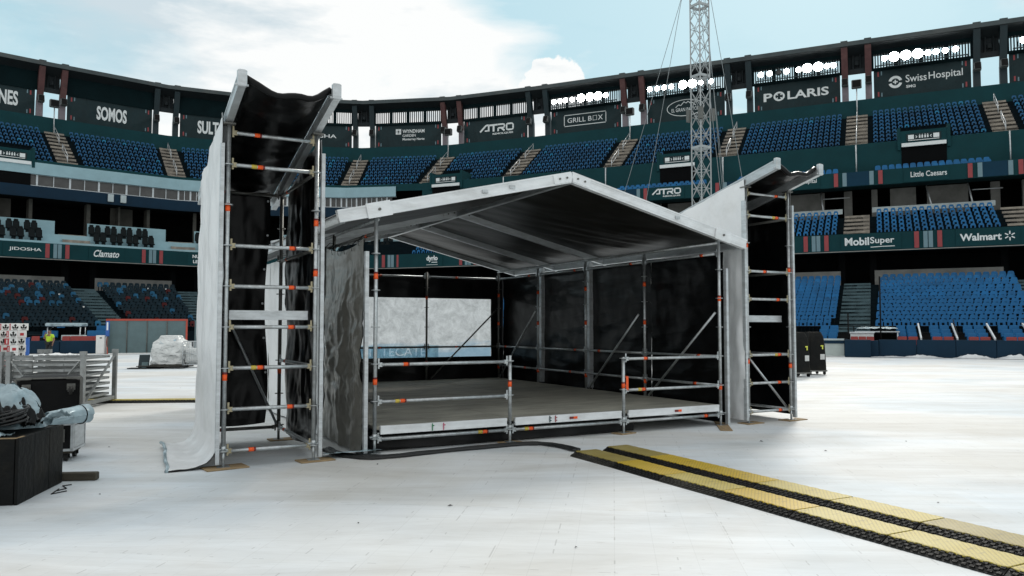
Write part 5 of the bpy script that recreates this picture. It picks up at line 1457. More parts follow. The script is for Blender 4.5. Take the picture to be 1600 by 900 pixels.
# box seats: rows of pairs
boxseat = MB()
boxseat.bbox((0, .12, .60), (.50, .08, .50), .03, Matrix.Rotation(R(-9), 3, 'X')); boxseat.bbox((0, -.12, .42), (.48, .46, .08), .03); boxseat.box((0, 0, .2), (.08, .3, .4))
BOXM = {k: mesh_of('box_seat', boxseat, k) for k in ('seat', 'seatred')}
b = MB(); strip(b, 7, NB - 1, [(36.6, 0.0), (36.6, .30), (35.7, .30), (35.7, .52), (34.6, .52), (34.6, .74), (33.5, .74), (33.5, .96), (32.2, .96)])
wobj('box_terrace', b, 'treadlow', wall)
for gi, gx in enumerate((-1.62, 2.75, 4.55, 6.35, 8.15, 9.95, 11.75, 13.55)):
    for rr, (o, z) in enumerate(((36.1, .30), (35.1, .52), (34.0, .74), (32.9, .96))):
        if gi == 0 and rr == 0: continue
        for h in (0, 1):
            ob = bpy.data.objects.new('box_seat', BOXM['seatred' if rr == 0 else 'seat']); COL.objects.link(ob)
            ob.location = PL(gx + h * .56, o, z); ob.rotation_euler = (0, 0, a_r + random.uniform(-.04, .04))
            if gi == 0: tag(ob, 'blue box seat above the cream low wall, left of the white counter', 'seat', 'box seats above the cream wall')
            else: tag(ob, ('red' if rr == 0 else 'blue') + ' tip up box seat in the %s behind the long navy wall' % ('front row', 'second row', 'third row', 'back row')[rr], 'seat', 'box seats behind the navy wall, row %d' % (rr + 1))
    if gi:
        for k_, dm in ((0, .95), (1, 1.02)):
            if k_ and gi % 2: continue
            q = PL(gx + dm, 36.7 + .0 * k_, .3); q2 = PL(gx + dm, 33.0, .96)
            aisle = MB(); aisle.bar(q + Vector((0, 0, .72)), q2 + Vector((0, 0, .92)), .08, .12) if not k_ else aisle.tube(q + Vector((0, 0, .75)), q2 + Vector((0, 0, 1.2)), .03, 6)
            wobj('sloping_handrail', aisle, 'winframe' if not k_ else 'black', wall)
for k, (m_, o, h) in enumerate(((-.1, 37.0, 2.5), (1.62, 37.5, 4.6))):
    b = MB(); q = PL(m_, o, 0); b.tube((0, 0, 0), (0, 0, h), .045, 8); b.box((0, 0, .03), (.25, .25, .06))
    tag(obj('net_pole', b, 'black', None, q), ('short black pole left of the white counter on the right', 'taller black pole in front of the sheet covered table')[k], 'pole')
t = thing('covered_table', 'table covered with a pale sheet above the navy wall on the right', 'table', PL(1.42, 35.4, .5), a_r)
b = MB(); b.bbox((0, 0, .92), (2.4, 1.0, .07), .02); obj('tabletop', b, 'winframe', t)
b = MB(); b.sheet(lambda u, v: (-1.15 + 2.3 * u, -.55 + 1.1 * v, .965 + .24 * (max(0, math.sin(math.pi * u)) ** .12) * max(0, math.sin(math.pi * min(1, v * .9 + .05))) ** .25 + .05 * fbm(u * 6, v * 4, 3)), 36, 14); obj('cover_sheet', b, 'silvertarp', t)
for sx in (-1.1, 1.1):
    for sy in (-.42, .42): m = MB(); m.box((sx, sy, .45), (.06, .06, .88)); obj('leg', m, 'winframe', t)
b = MB(); b.box((0, .3, .45), (2.1, .3, .7)); obj('shelf_box', b, 'void', t)
t = thing('white_counter', 'white counter with red seats in front, left of the covered table', 'counter', PL(.62, 36.4, .35), a_r)
b = MB(); b.bbox((0, 0, 1.02), (1.35, .6, .09), .02); obj('top', b, 'winframe', t)
b = MB(); b.box((0, .0, .80), (1.25, .4, .34)); obj('front_panel', b, 'letter', t)
for k in range(3):
    ob = bpy.data.objects.new('box_seat', BOXM['seatred']); COL.objects.link(ob); ob.location = PL(.22 + .42 * k, 37.1, .30); ob.rotation_euler = (0, 0, a_r); ob.scale = (.8, 1, 1)
    tag(ob, 'red box seat in front of the white counter', 'seat', 'red seats at the white counter')
for k, (m_, w_, hh) in enumerate(((2.0, 2.2, .08), (3.6, 2.2, .18), (6.1, 2.0, .22), (8.1, 2.0, .26), (12.0, 3, .2))):
    m = MB(); m.sheet(lambda u, v: (w_ * (u - .5), -.5 * v, .015 + hh * math.sin(math.pi * u) ** 1.5 * (1 - v) * (.8 + .7 * fbm(u * 4, v * 3, k)) + .03 * abs(fbm(u * 8, v * 5, k + 3))), 30, 8)
    q = PL(m_, 38.12, 0)
    tag(obj('plastic_sheet', m, 'whitetarp', None, q, a_r), 'crumpled white plastic sheet at the foot of the navy wall, %s from the left' % ORD[k], 'plastic sheet', 'plastic sheets along the navy wall')

# two covered cases on castors right of the right tower
def covered_case(loc, rot, lab):
    t = thing('covered_case', lab, 'case', loc, rot, 'black covered cases by the right tower')
    b = MB()
    d = .62
    def rg(w_, d_, z_, c_): return [(-w_ + c_, -d_, z_), (w_ - c_, -d_, z_), (w_, -d_ + c_, z_), (w_, d_ - c_, z_), (w_ - c_, d_, z_), (-w_ + c_, d_, z_), (-w_, d_ - c_, z_), (-w_, -d_ + c_, z_)]
    rs = [rg(.335, .315, .16, .04), rg(.325, .31, .60, .05), rg(.305, .30, 1.05, .05), rg(.275, .27, 1.36, .06), rg(.22, .20, 1.52, .06)]
    b.add([p for r_ in rs for p in r_], [tuple(range(32, 40))] + [(8 * q + k, 8 * q + (k + 1) % 8, 8 * q + 8 + (k + 1) % 8, 8 * q + 8 + k) for q in range(4) for k in range(8)])
    obj('cover', b, 'blackpaint', t)
    b = MB(); b.bbox((0, 0, .14), (.70, .66, .05), .01); obj('dolly', b, 'darksteel', t)
    for sx in (-.27, .27):
        for sy in (-.25, .25):
            m = MB(); m.tube((sx - .025, sy, .065), (sx + .025, sy, .065), .062, 14); m.box((sx, sy, .115), (.09, .09, .02)); obj('castor', m, 'black', t)
    b = MB(); b.box((.16, -d / 2 - .004, 1.03), (.10, .008, .045)); b.box((.18, -d / 2 - .004, .96), (.04, .008, .10)); obj('yellow_sticker', b, 'stickery', t)
    b = MB(); b.box((.17, -d / 2 - .006, .64), (.17, .008, .19)); obj('white_sticker', b, 'stickerw', t)
covered_case(unz(1248, 589.5) + Vector((.05, .30, 0)), R(20), 'black covered upright case on castors, the one nearer the right tower')
covered_case(unz(1277, 586) + Vector((.03, .40, 0)), R(8), 'black covered upright case on castors, the one farther from the right tower')

# ------------------------------------------------------------------ left middle distance
# folding gate with red frame
ga, gb = unz(166, 553), unz(291, 552)
dg = (gb - ga).normalized(); ag = math.atan2(dg.y, dg.x); GL = (gb - ga).length
t = thing('folding_gate', 'grey green sheet metal gate in an orange red frame by the left stand', 'gate', ga, ag)
for k in range(4):
    m = MB(); w_ = GL / 4; m.box((w_ * (k + .5), 0, 1.08), (w_ - .05, .05, 2.06)); obj('gate_panel', m, 'gate', t)
b = MB(); b.bar((-.05, 0, 2.16), (GL + .05, 0, 2.16), .10, .12); b.bar((0, -.04, 0), (0, -.04, 2.1), .09, .10); b.bar((GL, -.04, .0), (GL, -.04, 2.1), .09, .10); b.bar((0, -.05, 1.2), (.18, -.5, 0), .05, .06); obj('gate_frame', b, 'redframe', t)
for k in (1, 2, 3):
    b = MB(); b.tube((GL / 4 * k, -.05, .05), (GL / 4 * k, -.05, 2.1), .035, 6); obj('hinge_post', b, 'darksteel', t)
b = MB(); b.box((4.2, 0, 1.07), (8.2, .06, 2.12)); 
for k in range(4): b.tube((.3 + 2.6 * k, -.05, 0), (.3 + 2.6 * k, -.05, 2.1), .04, 6)
tag(obj('sheet_fence', b, 'gate', None, gb + dg * .25 + Vector((0, .35, 0)), ag), 'plain grey green sheet fence continuing right of the framed gate', 'fence')
t = thing('white_cabinet', 'tall white cabinet standing left of the grey gate', 'cabinet', unz(155, 553.5), R(4))
b = MB(); b.bbox((0, .3, .60), (.50, .5, 1.16), .02); obj('body', b, 'cartonwhite', t); b = MB(); b.box((.05, .04, 1.02), (.12, .02, .08)); obj('lock', b, 'darksteel', t)
t = thing('blue_post_sign', 'narrow upright blue sign on a post beside the cabinet', 'sign', unz(164, 553.5) + Vector((0, .25, 0)))
b = MB(); b.box((0, 0, 1.6), (.22, .06, .95)); obj('board', b, 'blueplastic', t); b = MB(); b.tube((0, .05, 0), (0, .05, 1.2), .04, 6); obj('post', b, 'darksteel', t); b = MB(); b.box((0, -.034, 1.75), (.10, .008, .5)); obj('white_bar', b, 'letter', t)
# navy wall, red and blue box seats, counters
wa, wb = unz(38, 553), unz(150, 552.5); wa = wa + (wa - wb).normalized() * 9
dw = (wb - wa).normalized(); aw = math.atan2(dw.y, dw.x); WL = (wb - wa).length; nw = Vector((-dw.y, dw.x, 0))
t = thing('field_wall', 'navy padded wall behind the person in the yellow green shirt', 'wall', wa, aw)
for k in range(6):
    b = MB(); b.bbox((WL / 6 * (k + .5), .15, .42), (WL / 6 - .03, .25, .82), .03); obj('wall_pad', b, 'navy', t)
b = MB(); b.bar((0, 1.0, .25), (WL, 1.0, .25), 1.4, .5); b.bar((0, 2.4, .45), (WL, 2.4, .45), 1.4, .9); b.bar((0, 3.6, .6), (WL, 3.6, .6), 1.4, 1.2); obj('box_terrace', b, 'treadlow', t)
for px, row, cl in [(47, 0, 'seatred'), (68, 0, 'seatred'), (93, 0, 'seatred'), (106, 0, 'seatred'), (117, 0, 'seatred'), (128, 0, 'seatred'), (140, 0, 'seatred'),
                    (46, 1, 'seat'), (57, 1, 'seat'), (113, 1, 'seat'), (124, 1, 'seat'), (135, 1, 'seat'), (150, 1, 'seat'), (50, 2, 'seat'), (110, 2, 'seat'), (121, 2, 'seat'), (149, 2, 'seat')]:
    q = unz(px, 552.8) ; s_ = (q - wa).dot(dw); q = wa + dw * (s_ * (1 + .022 * row)) + nw * (.75 + 1.2 * row); q.z = (.26, .62, .95)[row]
    ob = bpy.data.objects.new('box_seat', BOXM[cl]); COL.objects.link(ob); ob.location = q; ob.rotation_euler = (0, 0, aw + random.uniform(-.05, .05))
    tag(ob, ('glossy red seat in the front row' if row == 0 else 'blue seat in the %s row' % ('', 'middle', 'back')[row]) + ' behind the left navy wall', 'seat', 'box seats behind the left navy wall, row %d' % (row + 1))
q = wa + dw * ((unz(80, 552.8) - wa).dot(dw)) + nw * 2.2
t = thing('canopied_counter', 'long counter under a flat grey canopy behind the person', 'counter', (q.x, q.y, .45), aw)
b = MB(); b.bbox((0, 0, 1.40), (2.25, 1.1, .24), .05); obj('canopy', b, 'silvertarp', t)
for sx in (-1, 1): m = MB(); m.tube((sx, -.4, 0), (sx, -.4, 1.3), .04, 6); m.tube((sx, .4, 0), (sx, .4, 1.3), .04, 6); obj('leg', m, 'alu', t)
b = MB(); b.box((.0, .35, .95), (2.0, .1, .5)); obj('back_board', b, 'void', t)
b = MB(); b.bbox((.75, -.7, .55), (1.4, .5, .35), .03); obj('counter_top', b, 'palestrip', t)
b = MB(); b.bar((-1.5, -.6, .1), (-1.0, .3, 1.2), .06, .08); obj('sloping_rail', b, 'black', t)
q = unz(33, 552) + Vector((0, -8, 0)); 
t = thing('blue_barrel_panel', 'bright blue upright panel beside the white carton stack', 'panel', unz(41.5, 556), 0)
b = MB(); b.bbox((0, 0, .52), (.24, .24, 1.02), .05); obj('panel', b, 'blueplastic', t); b = MB(); b.bbox((0, 0, 1.05), (.26, .26, .05), .02); obj('rim', b, 'blueplastic', t)

# wrapped pallet, roll cage, flat plates
pp = unz(258, 575)
t = thing('wrapped_pallet', 'pallet load in white stretch wrap on a dark pallet', 'pallet load', pp + Vector((.0, .6, 0)), R(3))
b = MB()
for y in (-.5, 0, .5): b.box((0, y, .06), (1.46, .12, .09))
for x in (-.6, -.3, 0, .3, .6): b.box((x, 0, .125), (.16, 1.14, .03))
obj('pallet', b, 'darkwood', t)
def lump(u, v):
    a = u * 2 * math.pi; top = .60 + .30 * math.exp(-((math.cos(a) * .5 + .12) ** 2) * 6)
    prof = [(0, 1.0), (.55, 1.0), (.68, .93), (.78, .62), (.90, .55), (1.0, .0)]
    for (v0, r0), (v1, r1) in zip(prof, prof[1:]):
        if v0 <= v <= v1: rr = r0 + (r1 - r0) * (v - v0) / (v1 - v0)
    zz = .15 + 1.20 * min(1, v / .9)
    c, s = math.cos(a), math.sin(a); k = 1 / max(abs(c), abs(s)) ; k = k * .75 + .25
    f_ = 1 + .07 * fbm(a * 1.7, v * 6, 3.1) + .008 * math.sin(v * 34 + 3 * math.cos(a * 2))
    if v < .6: return (.72 * rr * k * c * f_ * .98 + .0, .55 * rr * k * s * f_, zz)
    return (.72 * rr * k * c * f_ - .06 * (v - .6), .55 * rr * k * s * f_, zz)
b = MB(); b.sheet(lump, 48, 34); obj('wrapped_goods', b, 'wrap', t)
b = MB(); b.sheet(lambda u, v: (-.32 + .62 * u, -.52 + .25 * v, 1.02 + .22 * v + .02 * fbm(u * 5, v * 5)), 12, 6); obj('blue_film', b, 'wrapblue', t)
t = thing('folded_board', 'small dark board leaning on the left side of the wrapped pallet', 'board', pp + Vector((-.98, .1, 0)), R(10))
b = MB(); b.box((0, .2, .27), (.42, .03, .55), Matrix.Rotation(R(-20), 3, 'X')); obj('board', b, 'tealdark', t); b = MB(); b.box((.08, .1, .12), (.24, .2, .22)); obj('block', b, 'gate', t)
t = thing('roll_cage', 'wire roll cage standing right of the wrapped pallet', 'roll cage', unz(293, 575) + Vector((.1, .35, 0)), R(8))
b = MB()
for x in (-.36, .36):
    for y in (-.3, .3): b.tube((x, y, .12), (x, y, 1.1), .018, 6)
for z in (.15, .6, 1.1):
    b.tube((-.36, -.3, z), (.36, -.3, z), .014, 5); b.tube((-.36, .3, z), (.36, .3, z), .014, 5); b.tube((-.36, -.3, z), (-.36, .3, z), .014, 5)
for k in range(9): b.tube((-.36 + .09 * k, -.3, .15), (-.36 + .09 * k, -.3, 1.1), .009, 5); b.tube((-.36 + .09 * k, .3, .15), (-.36 + .09 * k, .3, 1.1), .009, 5)
obj('wire_frame', b, 'alu', t)
b = MB(); b.box((0, 0, .13), (.72, .6, .03)); obj('base', b, 'alu', t)
for x in (-.3, .3):
    for y in (-.25, .25): m = MB(); m.tube((x - .02, y, .055), (x + .02, y, .055), .055, 10); obj('castor', m, 'black', t)
b = MB(); b.bbox((0, .05, .5), (.6, .45, .65), .06); tag(obj('caged_bundle', b, 'wrap', None, unz(293, 575) + Vector((.1, .35, 0)), R(8)), 'pale wrapped bundle inside the wire roll cage', 'bundle')
for k, (x0, y0, w_, d_, r_) in enumerate(((-.55, -.55, 1.3, .5, 6), (.25, -.35, 1.5, .55, -3), (-.05, -.42, 1.7, .45, 2))):
    b = MB(); b.bbox((0, 0, .02), (w_, d_, .035), .008)
    q = pp + Vector((x0, y0, .0 + .037 * k))
    tag(obj('flat_plate', b, 'blackpaint' if k < 2 else 'dustyrubber', None, q, R(r_)), ('black flat plate lying on the floor, bottom left of the stack before the pallet', 'black flat plate lying on the floor, right one before the pallet', 'dusty grey plate lying on top of the black plates before the pallet')[k], 'plate', 'flat plates before the pallet')

# ------------------------------------------------------------------ person by the left wall
def skin_body(name, pts, edges, radii, material, parent=None, loc=(0, 0, 0), rot=0, sub=2):
    me = bpy.data.meshes.new(name); me.from_pydata([Vector(p) for p in pts], edges, []); me.materials.append(M[material])
    o = bpy.data.objects.new(name, me); COL.objects.link(o); o.location = loc; o.rotation_euler = (0, 0, rot)
    if parent: o.parent = parent
    sk = o.modifiers.new('skin', 'SKIN'); sk.use_smooth_shade = True
    if not me.skin_vertices: 
        lay = None
    for i, r in enumerate(radii):
        sv = me.skin_vertices[0].data[i]; sv.radius = r if isinstance(r, tuple) else (r, r); sv.use_root = (i == 0)
    ss = o.modifiers.new('subdivision', 'SUBSURF'); ss.levels = sub; ss.render_levels = sub
    return o
def ensure_skin(me):
    pass
PERS = unz(77, 556.5); PERS.z = 0
def person(loc, rot, sc):
    root = thing('person', 'person in a yellow green shirt and dark trousers, one hand raised to the face', 'person', loc, rot)
    root.scale = (sc * 1.18, sc * 1.18, sc)
    J = {'pel': (0, 0, .95), 'wai': (0, .0, 1.12), 'che': (0, -.01, 1.34), 'nec': (0, .0, 1.50), 'hed': (0, -.02, 1.62), 'top': (0, -.01, 1.73),
         'shl': (-.19, 0, 1.42), 'ell': (-.30, -.06, 1.17), 'wrl': (-.12, -.22, 1.40), 'hal': (-.07, -.20, 1.52),
         'shr': (.19, 0, 1.42), 'elr': (.27, .04, 1.13), 'wrr': (.27, -.05, .90), 'har': (.27, -.08, .80),
         'hil': (-.10, 0, .90), 'knl': (-.13, -.02, .50), 'anl': (-.15, .03, .10), 'tol': (-.17, -.14, .035),
         'hir': (.10, 0, .90), 'knr': (.13, -.04, .50), 'anr': (.15, .02, .10), 'tor': (.18, -.15, .035)}
    N = list(J); E_ = [('pel', 'wai'), ('wai', 'che'), ('che', 'nec'), ('nec', 'hed'), ('hed', 'top'), ('che', 'shl'), ('shl', 'ell'), ('ell', 'wrl'), ('wrl', 'hal'), ('che', 'shr'), ('shr', 'elr'), ('elr', 'wrr'), ('wrr', 'har'), ('pel', 'hil'), ('hil', 'knl'), ('knl', 'anl'), ('anl', 'tol'), ('pel', 'hir'), ('hir', 'knr'), ('knr', 'anr'), ('anr', 'tor')]
    rad = {'pel': (.15, .11), 'wai': (.145, .105), 'che': (.16, .115), 'nec': .058, 'hed': (.082, .10), 'top': (.06, .075), 'shl': .062, 'ell': .043, 'wrl': .032, 'hal': .038, 'shr': .062, 'elr': .043, 'wrr': .032, 'har': .035, 'hil': .088, 'knl': .058, 'anl': .042, 'tol': .038, 'hir': .088, 'knr': .058, 'anr': .042, 'tor': .038}
    def mk(names, edges, mul, add, mname, part, over={}):
        idx = {n_: i for i, n_ in enumerate(names)}
        pts = [over.get(n_, J[n_]) for n_ in names]
        me = bpy.data.meshes.new(part); me.from_pydata([Vector(p) for p in pts], [(idx[a], idx[b_]) for a, b_ in edges], []); me.materials.append(M[mname])
        o = bpy.data.objects.new(part, me); COL.objects.link(o); o.parent = root
        sk = o.modifiers.new('skin', 'SKIN'); sk.use_smooth_shade = True
        for i, n_ in enumerate(names):
            r = rad[n_]; r = r if isinstance(r, tuple) else (r, r)
            me.skin_vertices[0].data[i].radius = (r[0] * mul + add, r[1] * mul + add); me.skin_vertices[0].data[i].use_root = (i == 0)
        s2 = o.modifiers.new('subdivision', 'SUBSURF'); s2.levels = 2; s2.render_levels = 2
        return o
    mk(N, E_, 1.0, 0, 'skin', 'body')
    mk(['wai', 'pel', 'che', 'shl', 'shr', 'sll', 'slr'] if False else ['che', 'wai', 'pel', 'shl', 'ell', 'shr', 'elr'], [('che', 'wai'), ('wai', 'pel'), ('che', 'shl'), ('shl', 'ell'), ('che', 'shr'), ('shr', 'elr')], 1.05, .022, 'hivis', 'shirt', {'ell': (-.265, -.04, 1.25), 'elr': (.245, .025, 1.24), 'pel': (0, 0, .93)})
    mk(['pel', 'hil', 'knl', 'anl', 'hir', 'knr', 'anr'], [('pel', 'hil'), ('hil', 'knl'), ('knl', 'anl'), ('pel', 'hir'), ('hir', 'knr'), ('knr', 'anr')], 1.03, .018, 'cloth', 'trousers')
    mk(['anl', 'tol'], [('anl', 'tol')], 1.0, .018, 'black', 'shoe'); mk(['anr', 'tor'], [('anr', 'tor')], 1.0, .018, 'black', 'shoe')
    mk(['hed', 'top'], [('hed', 'top')], 1.0, .014, 'hair', 'hair', {'hed': (0, .03, 1.68), 'top': (0, .015, 1.74)})
    f_ = MB()
    for sx in (-1, 1): f_.bbox((sx * .033, -.115, 1.645), (.022, .012, .012), .003)
    f_.bbox((0, -.115, 1.575), (.05, .012, .012), .003); obj('face_detail', f_, 'hair', root)
    f_ = MB(); f_.bbox((0, -.125, 1.61), (.026, .04, .045), .008); 
    for sx in (-1, 1): f_.bbox((sx * .088, -.005, 1.625), (.02, .04, .06), .008)
    obj('nose_and_ears', f_, 'skin', root)
    # fingers, each its own bent chain closing by the cheek / hanging by the thigh
    for hx, hy, hz, dz in ((-.07, -.20, 1.52, 1), (.27, -.08, .80, -1)):
        for k in range(4):
            fx = hx - .03 + .02 * k; ln = (.055, .068, .064, .05)[k]
            m = MB(); m.path([(fx, hy - .01, hz + dz * .02), (fx + .003, hy - .015, hz + dz * (.02 + ln * .6)), (fx + .006, hy + .008, hz + dz * (.02 + ln))], lambda s: .010 - .003 * s, 6); obj('finger', m, 'skin', root)
        m = MB(); m.path([(hx + .035, hy - .01, hz - dz * .01), (hx + .06, hy - .03, hz + dz * .015), (hx + .055, hy - .04, hz + dz * .045)], lambda s: .012 - .003 * s, 6); obj('thumb', m, 'skin', root)
    return root
person(unz(76.5, 557.5), R(-12), .87)

# ------------------------------------------------------------------ carton stacks
def make_carton(face):
    t = thing('carton', 'x', 'carton')
    W_, D_, H_ = .25, .34, .245
    b = MB(); b.bbox((0, D_ / 2, H_ / 2), (W_, D_, H_ - .004), .006); obj('box', b, 'cartonwhite', t)
    b = MB(); b.box((-W_ / 2 - .003, D_ / 2, H_ / 2), (.006, D_ * .94, H_ * .86)); obj('red_side', b, 'cartonred', t)
    m = text_mb('1', .07, .13, 0, 0, bold=.02, depth=0); mt = Matrix.Translation((-W_ / 2 - .008, D_ * .45, H_ * .5)) @ Matrix.Rotation(R(-90), 4, 'Z')
    c = MB(); c.merge(m, mt); obj('numeral', c, 'letter', t)
    e = MB()
    if face == 0:   # black pictogram: arrow crown over two drops
        for sx in (-1, 1):
            e.add([(sx * p, -.004, q) for p, q in ((.03, .055), (.085, .075), (.092, .135), (.07, .15), (.05, .12), (.03, .12))], [(0, 1, 2, 3, 4, 5) if sx > 0 else (5, 4, 3, 2, 1, 0)])
        e.add([(-.022, -.004, .07), (.022, -.004, .07), (.022, -.004, .165), (.05, -.004, .165), (0, -.004, .222), (-.05, -.004, .165), (-.022, -.004, .165)], [(0, 1, 2, 3, 4, 5, 6)])
        rect(e, -.06, .06, .03, .045, -.004)
        obj('pictogram', e, 'black', t)
    else:
        rect(e, -.055, .055, .07, .16, -.004); obj('red_label', e, 'cartonred', t)
    return t
cart = [make_carton(0), make_carton(1)]; fresh = [True, True]
colx = [(-6, 26.0), (8.5, 26.6), (21.5, 26.2), (36.5, 27.0)]
for ci, (px, dd) in enumerate(colx):
    Xc = (px - 800) / 1215 * dd
    for k in range((6, 7, 7, 7)[ci]):
        fk = 1 if (ci, k) in ((3, 5), (2, 3), (1, 3), (0, 6), (0, 5)) else 0
        loc = (Xc + random.uniform(-.045, .045) + .012 * k * (1 if ci == 2 else 0), dd + random.uniform(-.03, .03), .10 + .247 * k); rot = R((50, 52, 50, 36)[ci] + random.uniform(-11, 11))
        lab = 'white carton with %s, %s from the bottom in the %s stack of cartons' % (('a black pictogram', 'a red label')[fk], ORD[k], ('leftmost', 'second', 'third', 'rightmost')[ci])
        if fresh[fk]: o = cart[fk]; o.location = loc; o.rotation_euler = (0, 0, rot); o['label'] = lab; o['group'] = 'stacked white cartons'; fresh[fk] = False
        else: dup(cart[fk], loc, rot, lab, 'stacked white cartons')
b = MB()
for y in (-.1, .4, .9): b.box((0, y, .04), (2.4, .1, .07))
for x in range(9): b.box((-1.1 + .275 * x, .4, .085), (.2, 1.2, .02))
tag(obj('carton_pallet', b, 'darkwood', None, ((15 - 800) / 1215 * 26.4, 26.2, 0)), 'low pallet carrying the white carton stacks', 'pallet')

# ------------------------------------------------------------------ aluminium frame racks
RA = R(7)
def rack(loc, rot, w, lab, d=1.7):
    t = thing('frame_rack', lab, 'rack', loc, rot, 'aluminium frame racks on the left')
    for x in (0, w):
        for y in (0, d):
            b = MB(); b.box((x, y, .60), (.085, .085, 1.20)); b.box((x, y, .03), (.13, .13, .05)); b.box((x, y, 1.16), (.11, .11, .08)); obj('corner_post', b, 'alu_dull', t)
    b = MB()
    for y in (0, d): b.bar((0, y, .12), (w, y, .12), .06, .08); 
    for x in (0, w): b.bar((x, 0, .12), (x, d, .12), .06, .08)
    obj('base_frame', b, 'alu_dull', t)
    for sx, x0, x1 in ((0, .06, .42), (1, w - .06, w - .42)):
        b = MB(); b.bar((x0, -.03, 1.0), (x1, -.03, .55), .02, .06, (0, 1, 0)); obj('corner_brace', b, 'alu_dull', t)
    b = MB(); b.bar((w + .01, .1, .15), (w + .01, d - .1, 1.05), .02, .05, (1, 0, 0)); obj('side_brace', b, 'alu_dull', t)
    return t
rk = unz(128, 641); 
LW = 1.42
rloc = rk + Vector((-LW * math.cos(RA), -LW * math.sin(RA), 0))
rack(rloc, RA, LW, 'aluminium rack of stacked frames standing behind the black case')
rack(rloc + Vector((-1.62 * math.cos(RA), -1.62 * math.sin(RA), 0)), RA, 1.46, 'aluminium rack of stacked frames cut off by the left edge')
def flat_frame_mb(w, d):
    b = MB()
    for y in (0, d): b.bar((0, y, 0), (w, y, 0), .05, .048)
    for x in (0, w): b.bar((x, .03, 0), (x, d - .03, 0), .05, .048)
    for k in range(1, 6): b.bar((.03, d * k / 6, 0), (w - .03, d * k / 6, 0), .035, .04)
    b.box((w * .25, -.03, 0), (.09, .02, .05)); b.box((w * .72, -.03, 0), (.09, .02, .05))
    return b
ffm = mesh_of('stage_frame', flat_frame_mb(1.28, 1.5), 'alu_dull')
for ri, off in enumerate((0, -1.62)):
    for k in range(8):
        ob = bpy.data.objects.new('stage_frame', ffm); COL.objects.link(ob)
        q = rloc + Vector(((off + .07) * math.cos(RA), (off + .07) * math.sin(RA), .22 + .118 * k)) + Vector((-math.sin(RA), math.cos(RA), 0)) * (.06 + random.uniform(-.02, .02)); ob.location = q; ob.rotation_euler = (0, 0, RA + random.uniform(-.012, .012))
        tag(ob, 'flat aluminium frame, %s from the bottom in the rack %s' % ((ORD + ['eighth'])[k], ('behind the black case', 'at the left edge')[ri]), 'frame', 'aluminium frames stacked in the racks')
m = MB(); m.sheet(lambda u, v: (.85 * u, .4 * v, .015 + .05 * abs(fbm(u * 5, v * 3, 1.0)) ), 24, 10)
q = rloc + Vector((.35, .3, 1.10)); tag(obj('white_film', m, 'whitetarp', None, q, RA), 'crumpled white film on top of the aluminium frames', 'film')

# ------------------------------------------------------------------ black cases in the left foreground
# case standing on end, castor side towards us
cq = Vector(((80 - 800) / 1215 * 10.9, 10.9, 0))
t = thing('flight_case', 'black flight case tipped on end with four castors facing forward', 'flight case', cq, R(27))
b = MB(); b.bbox((0, .33, .50), (.80, .62, 1.0), .05)
obj('body', b, 'black', t)
b = MB()
for sx in (-1, 1): b.box((sx * .395, -.0, .5), (.03, .05, .96)); b.box((sx * .30, -.0, .985), (.18, .05, .03))
for z in (.015, .985): b.box((0, .33, z), (.5, .63, .02))
obj('edge_rail', b, 'darksteel', t)
for x in (-.27, .27):
    for z in (.40, .86):
        c = MB(); c.box((x, .0, z), (.105, .012, .09)); c.bar((x - .03, -.0, z - .01), (x - .03, -.10, z - .04), .012, .05); c.bar((x + .03, 0, z - .01), (x + .03, -.10, z - .04), .012, .05)
        o = obj('castor_plate', c, 'darksteel', t)
        c = MB(); c.tube((x - .018, -.10, z - .05), (x + .018, -.10, z - .05), .058, 16); obj('wheel', c, 'rubber', o)
# silver edged case on castors
cq2 = Vector((-5.86, 9.85, 0))
t = thing('flight_case', 'silver edged flight case on castors under the rolled tarp', 'flight case', cq2, R(14))
b = MB(); b.bbox((0, .25, .31), (.62, .50, .34), .012); obj('body', b, 'black', t)
b = MB()
for sx in (-1, 1):
    for y in (0, .50): b.box((sx * .305, y, .31), (.035, .035, .35))
for z in (.15, .475):
    for y in (0, .50): b.box((0, y, z), (.63, .035, .03))
    for sx in (-1, 1): b.box((sx * .305, .25, z), (.035, .50, .03))
b.box((.318, .25, .31), (.006, .42, .28))
obj('edge_rail', b, 'alu', t)
b = MB(); b.box((.12, -.012, .33), (.20, .012, .16)); b.box((.12, -.02, .33), (.05, .015, .09))
for sx in (-1, 1):
    for k in range(4): b.tube((.12 + sx * .085, -.022, .275 + .037 * k), (.12 + sx * .085, -.016, .275 + .037 * k), .006, 6)
obj('catch', b, 'darksteel', t)
b = MB(); b.box((0, .25, .118), (.56, .44, .03)); obj('castor_board', b, 'darkwood', t)
for x in (-.22, .22):
    for y in (.07, .43):
        c = MB(); c.tube((x - .02, y, .052), (x + .02, y, .052), .050, 16); c.box((x, y, .098), (.09, .09, .012)); c.bar((x - .03, y, .095), (x - .03, y, .04), .01, .03); c.bar((x + .03, y, .095), (x + .03, y, .04), .01, .03); obj('castor', c, 'rubber', t)
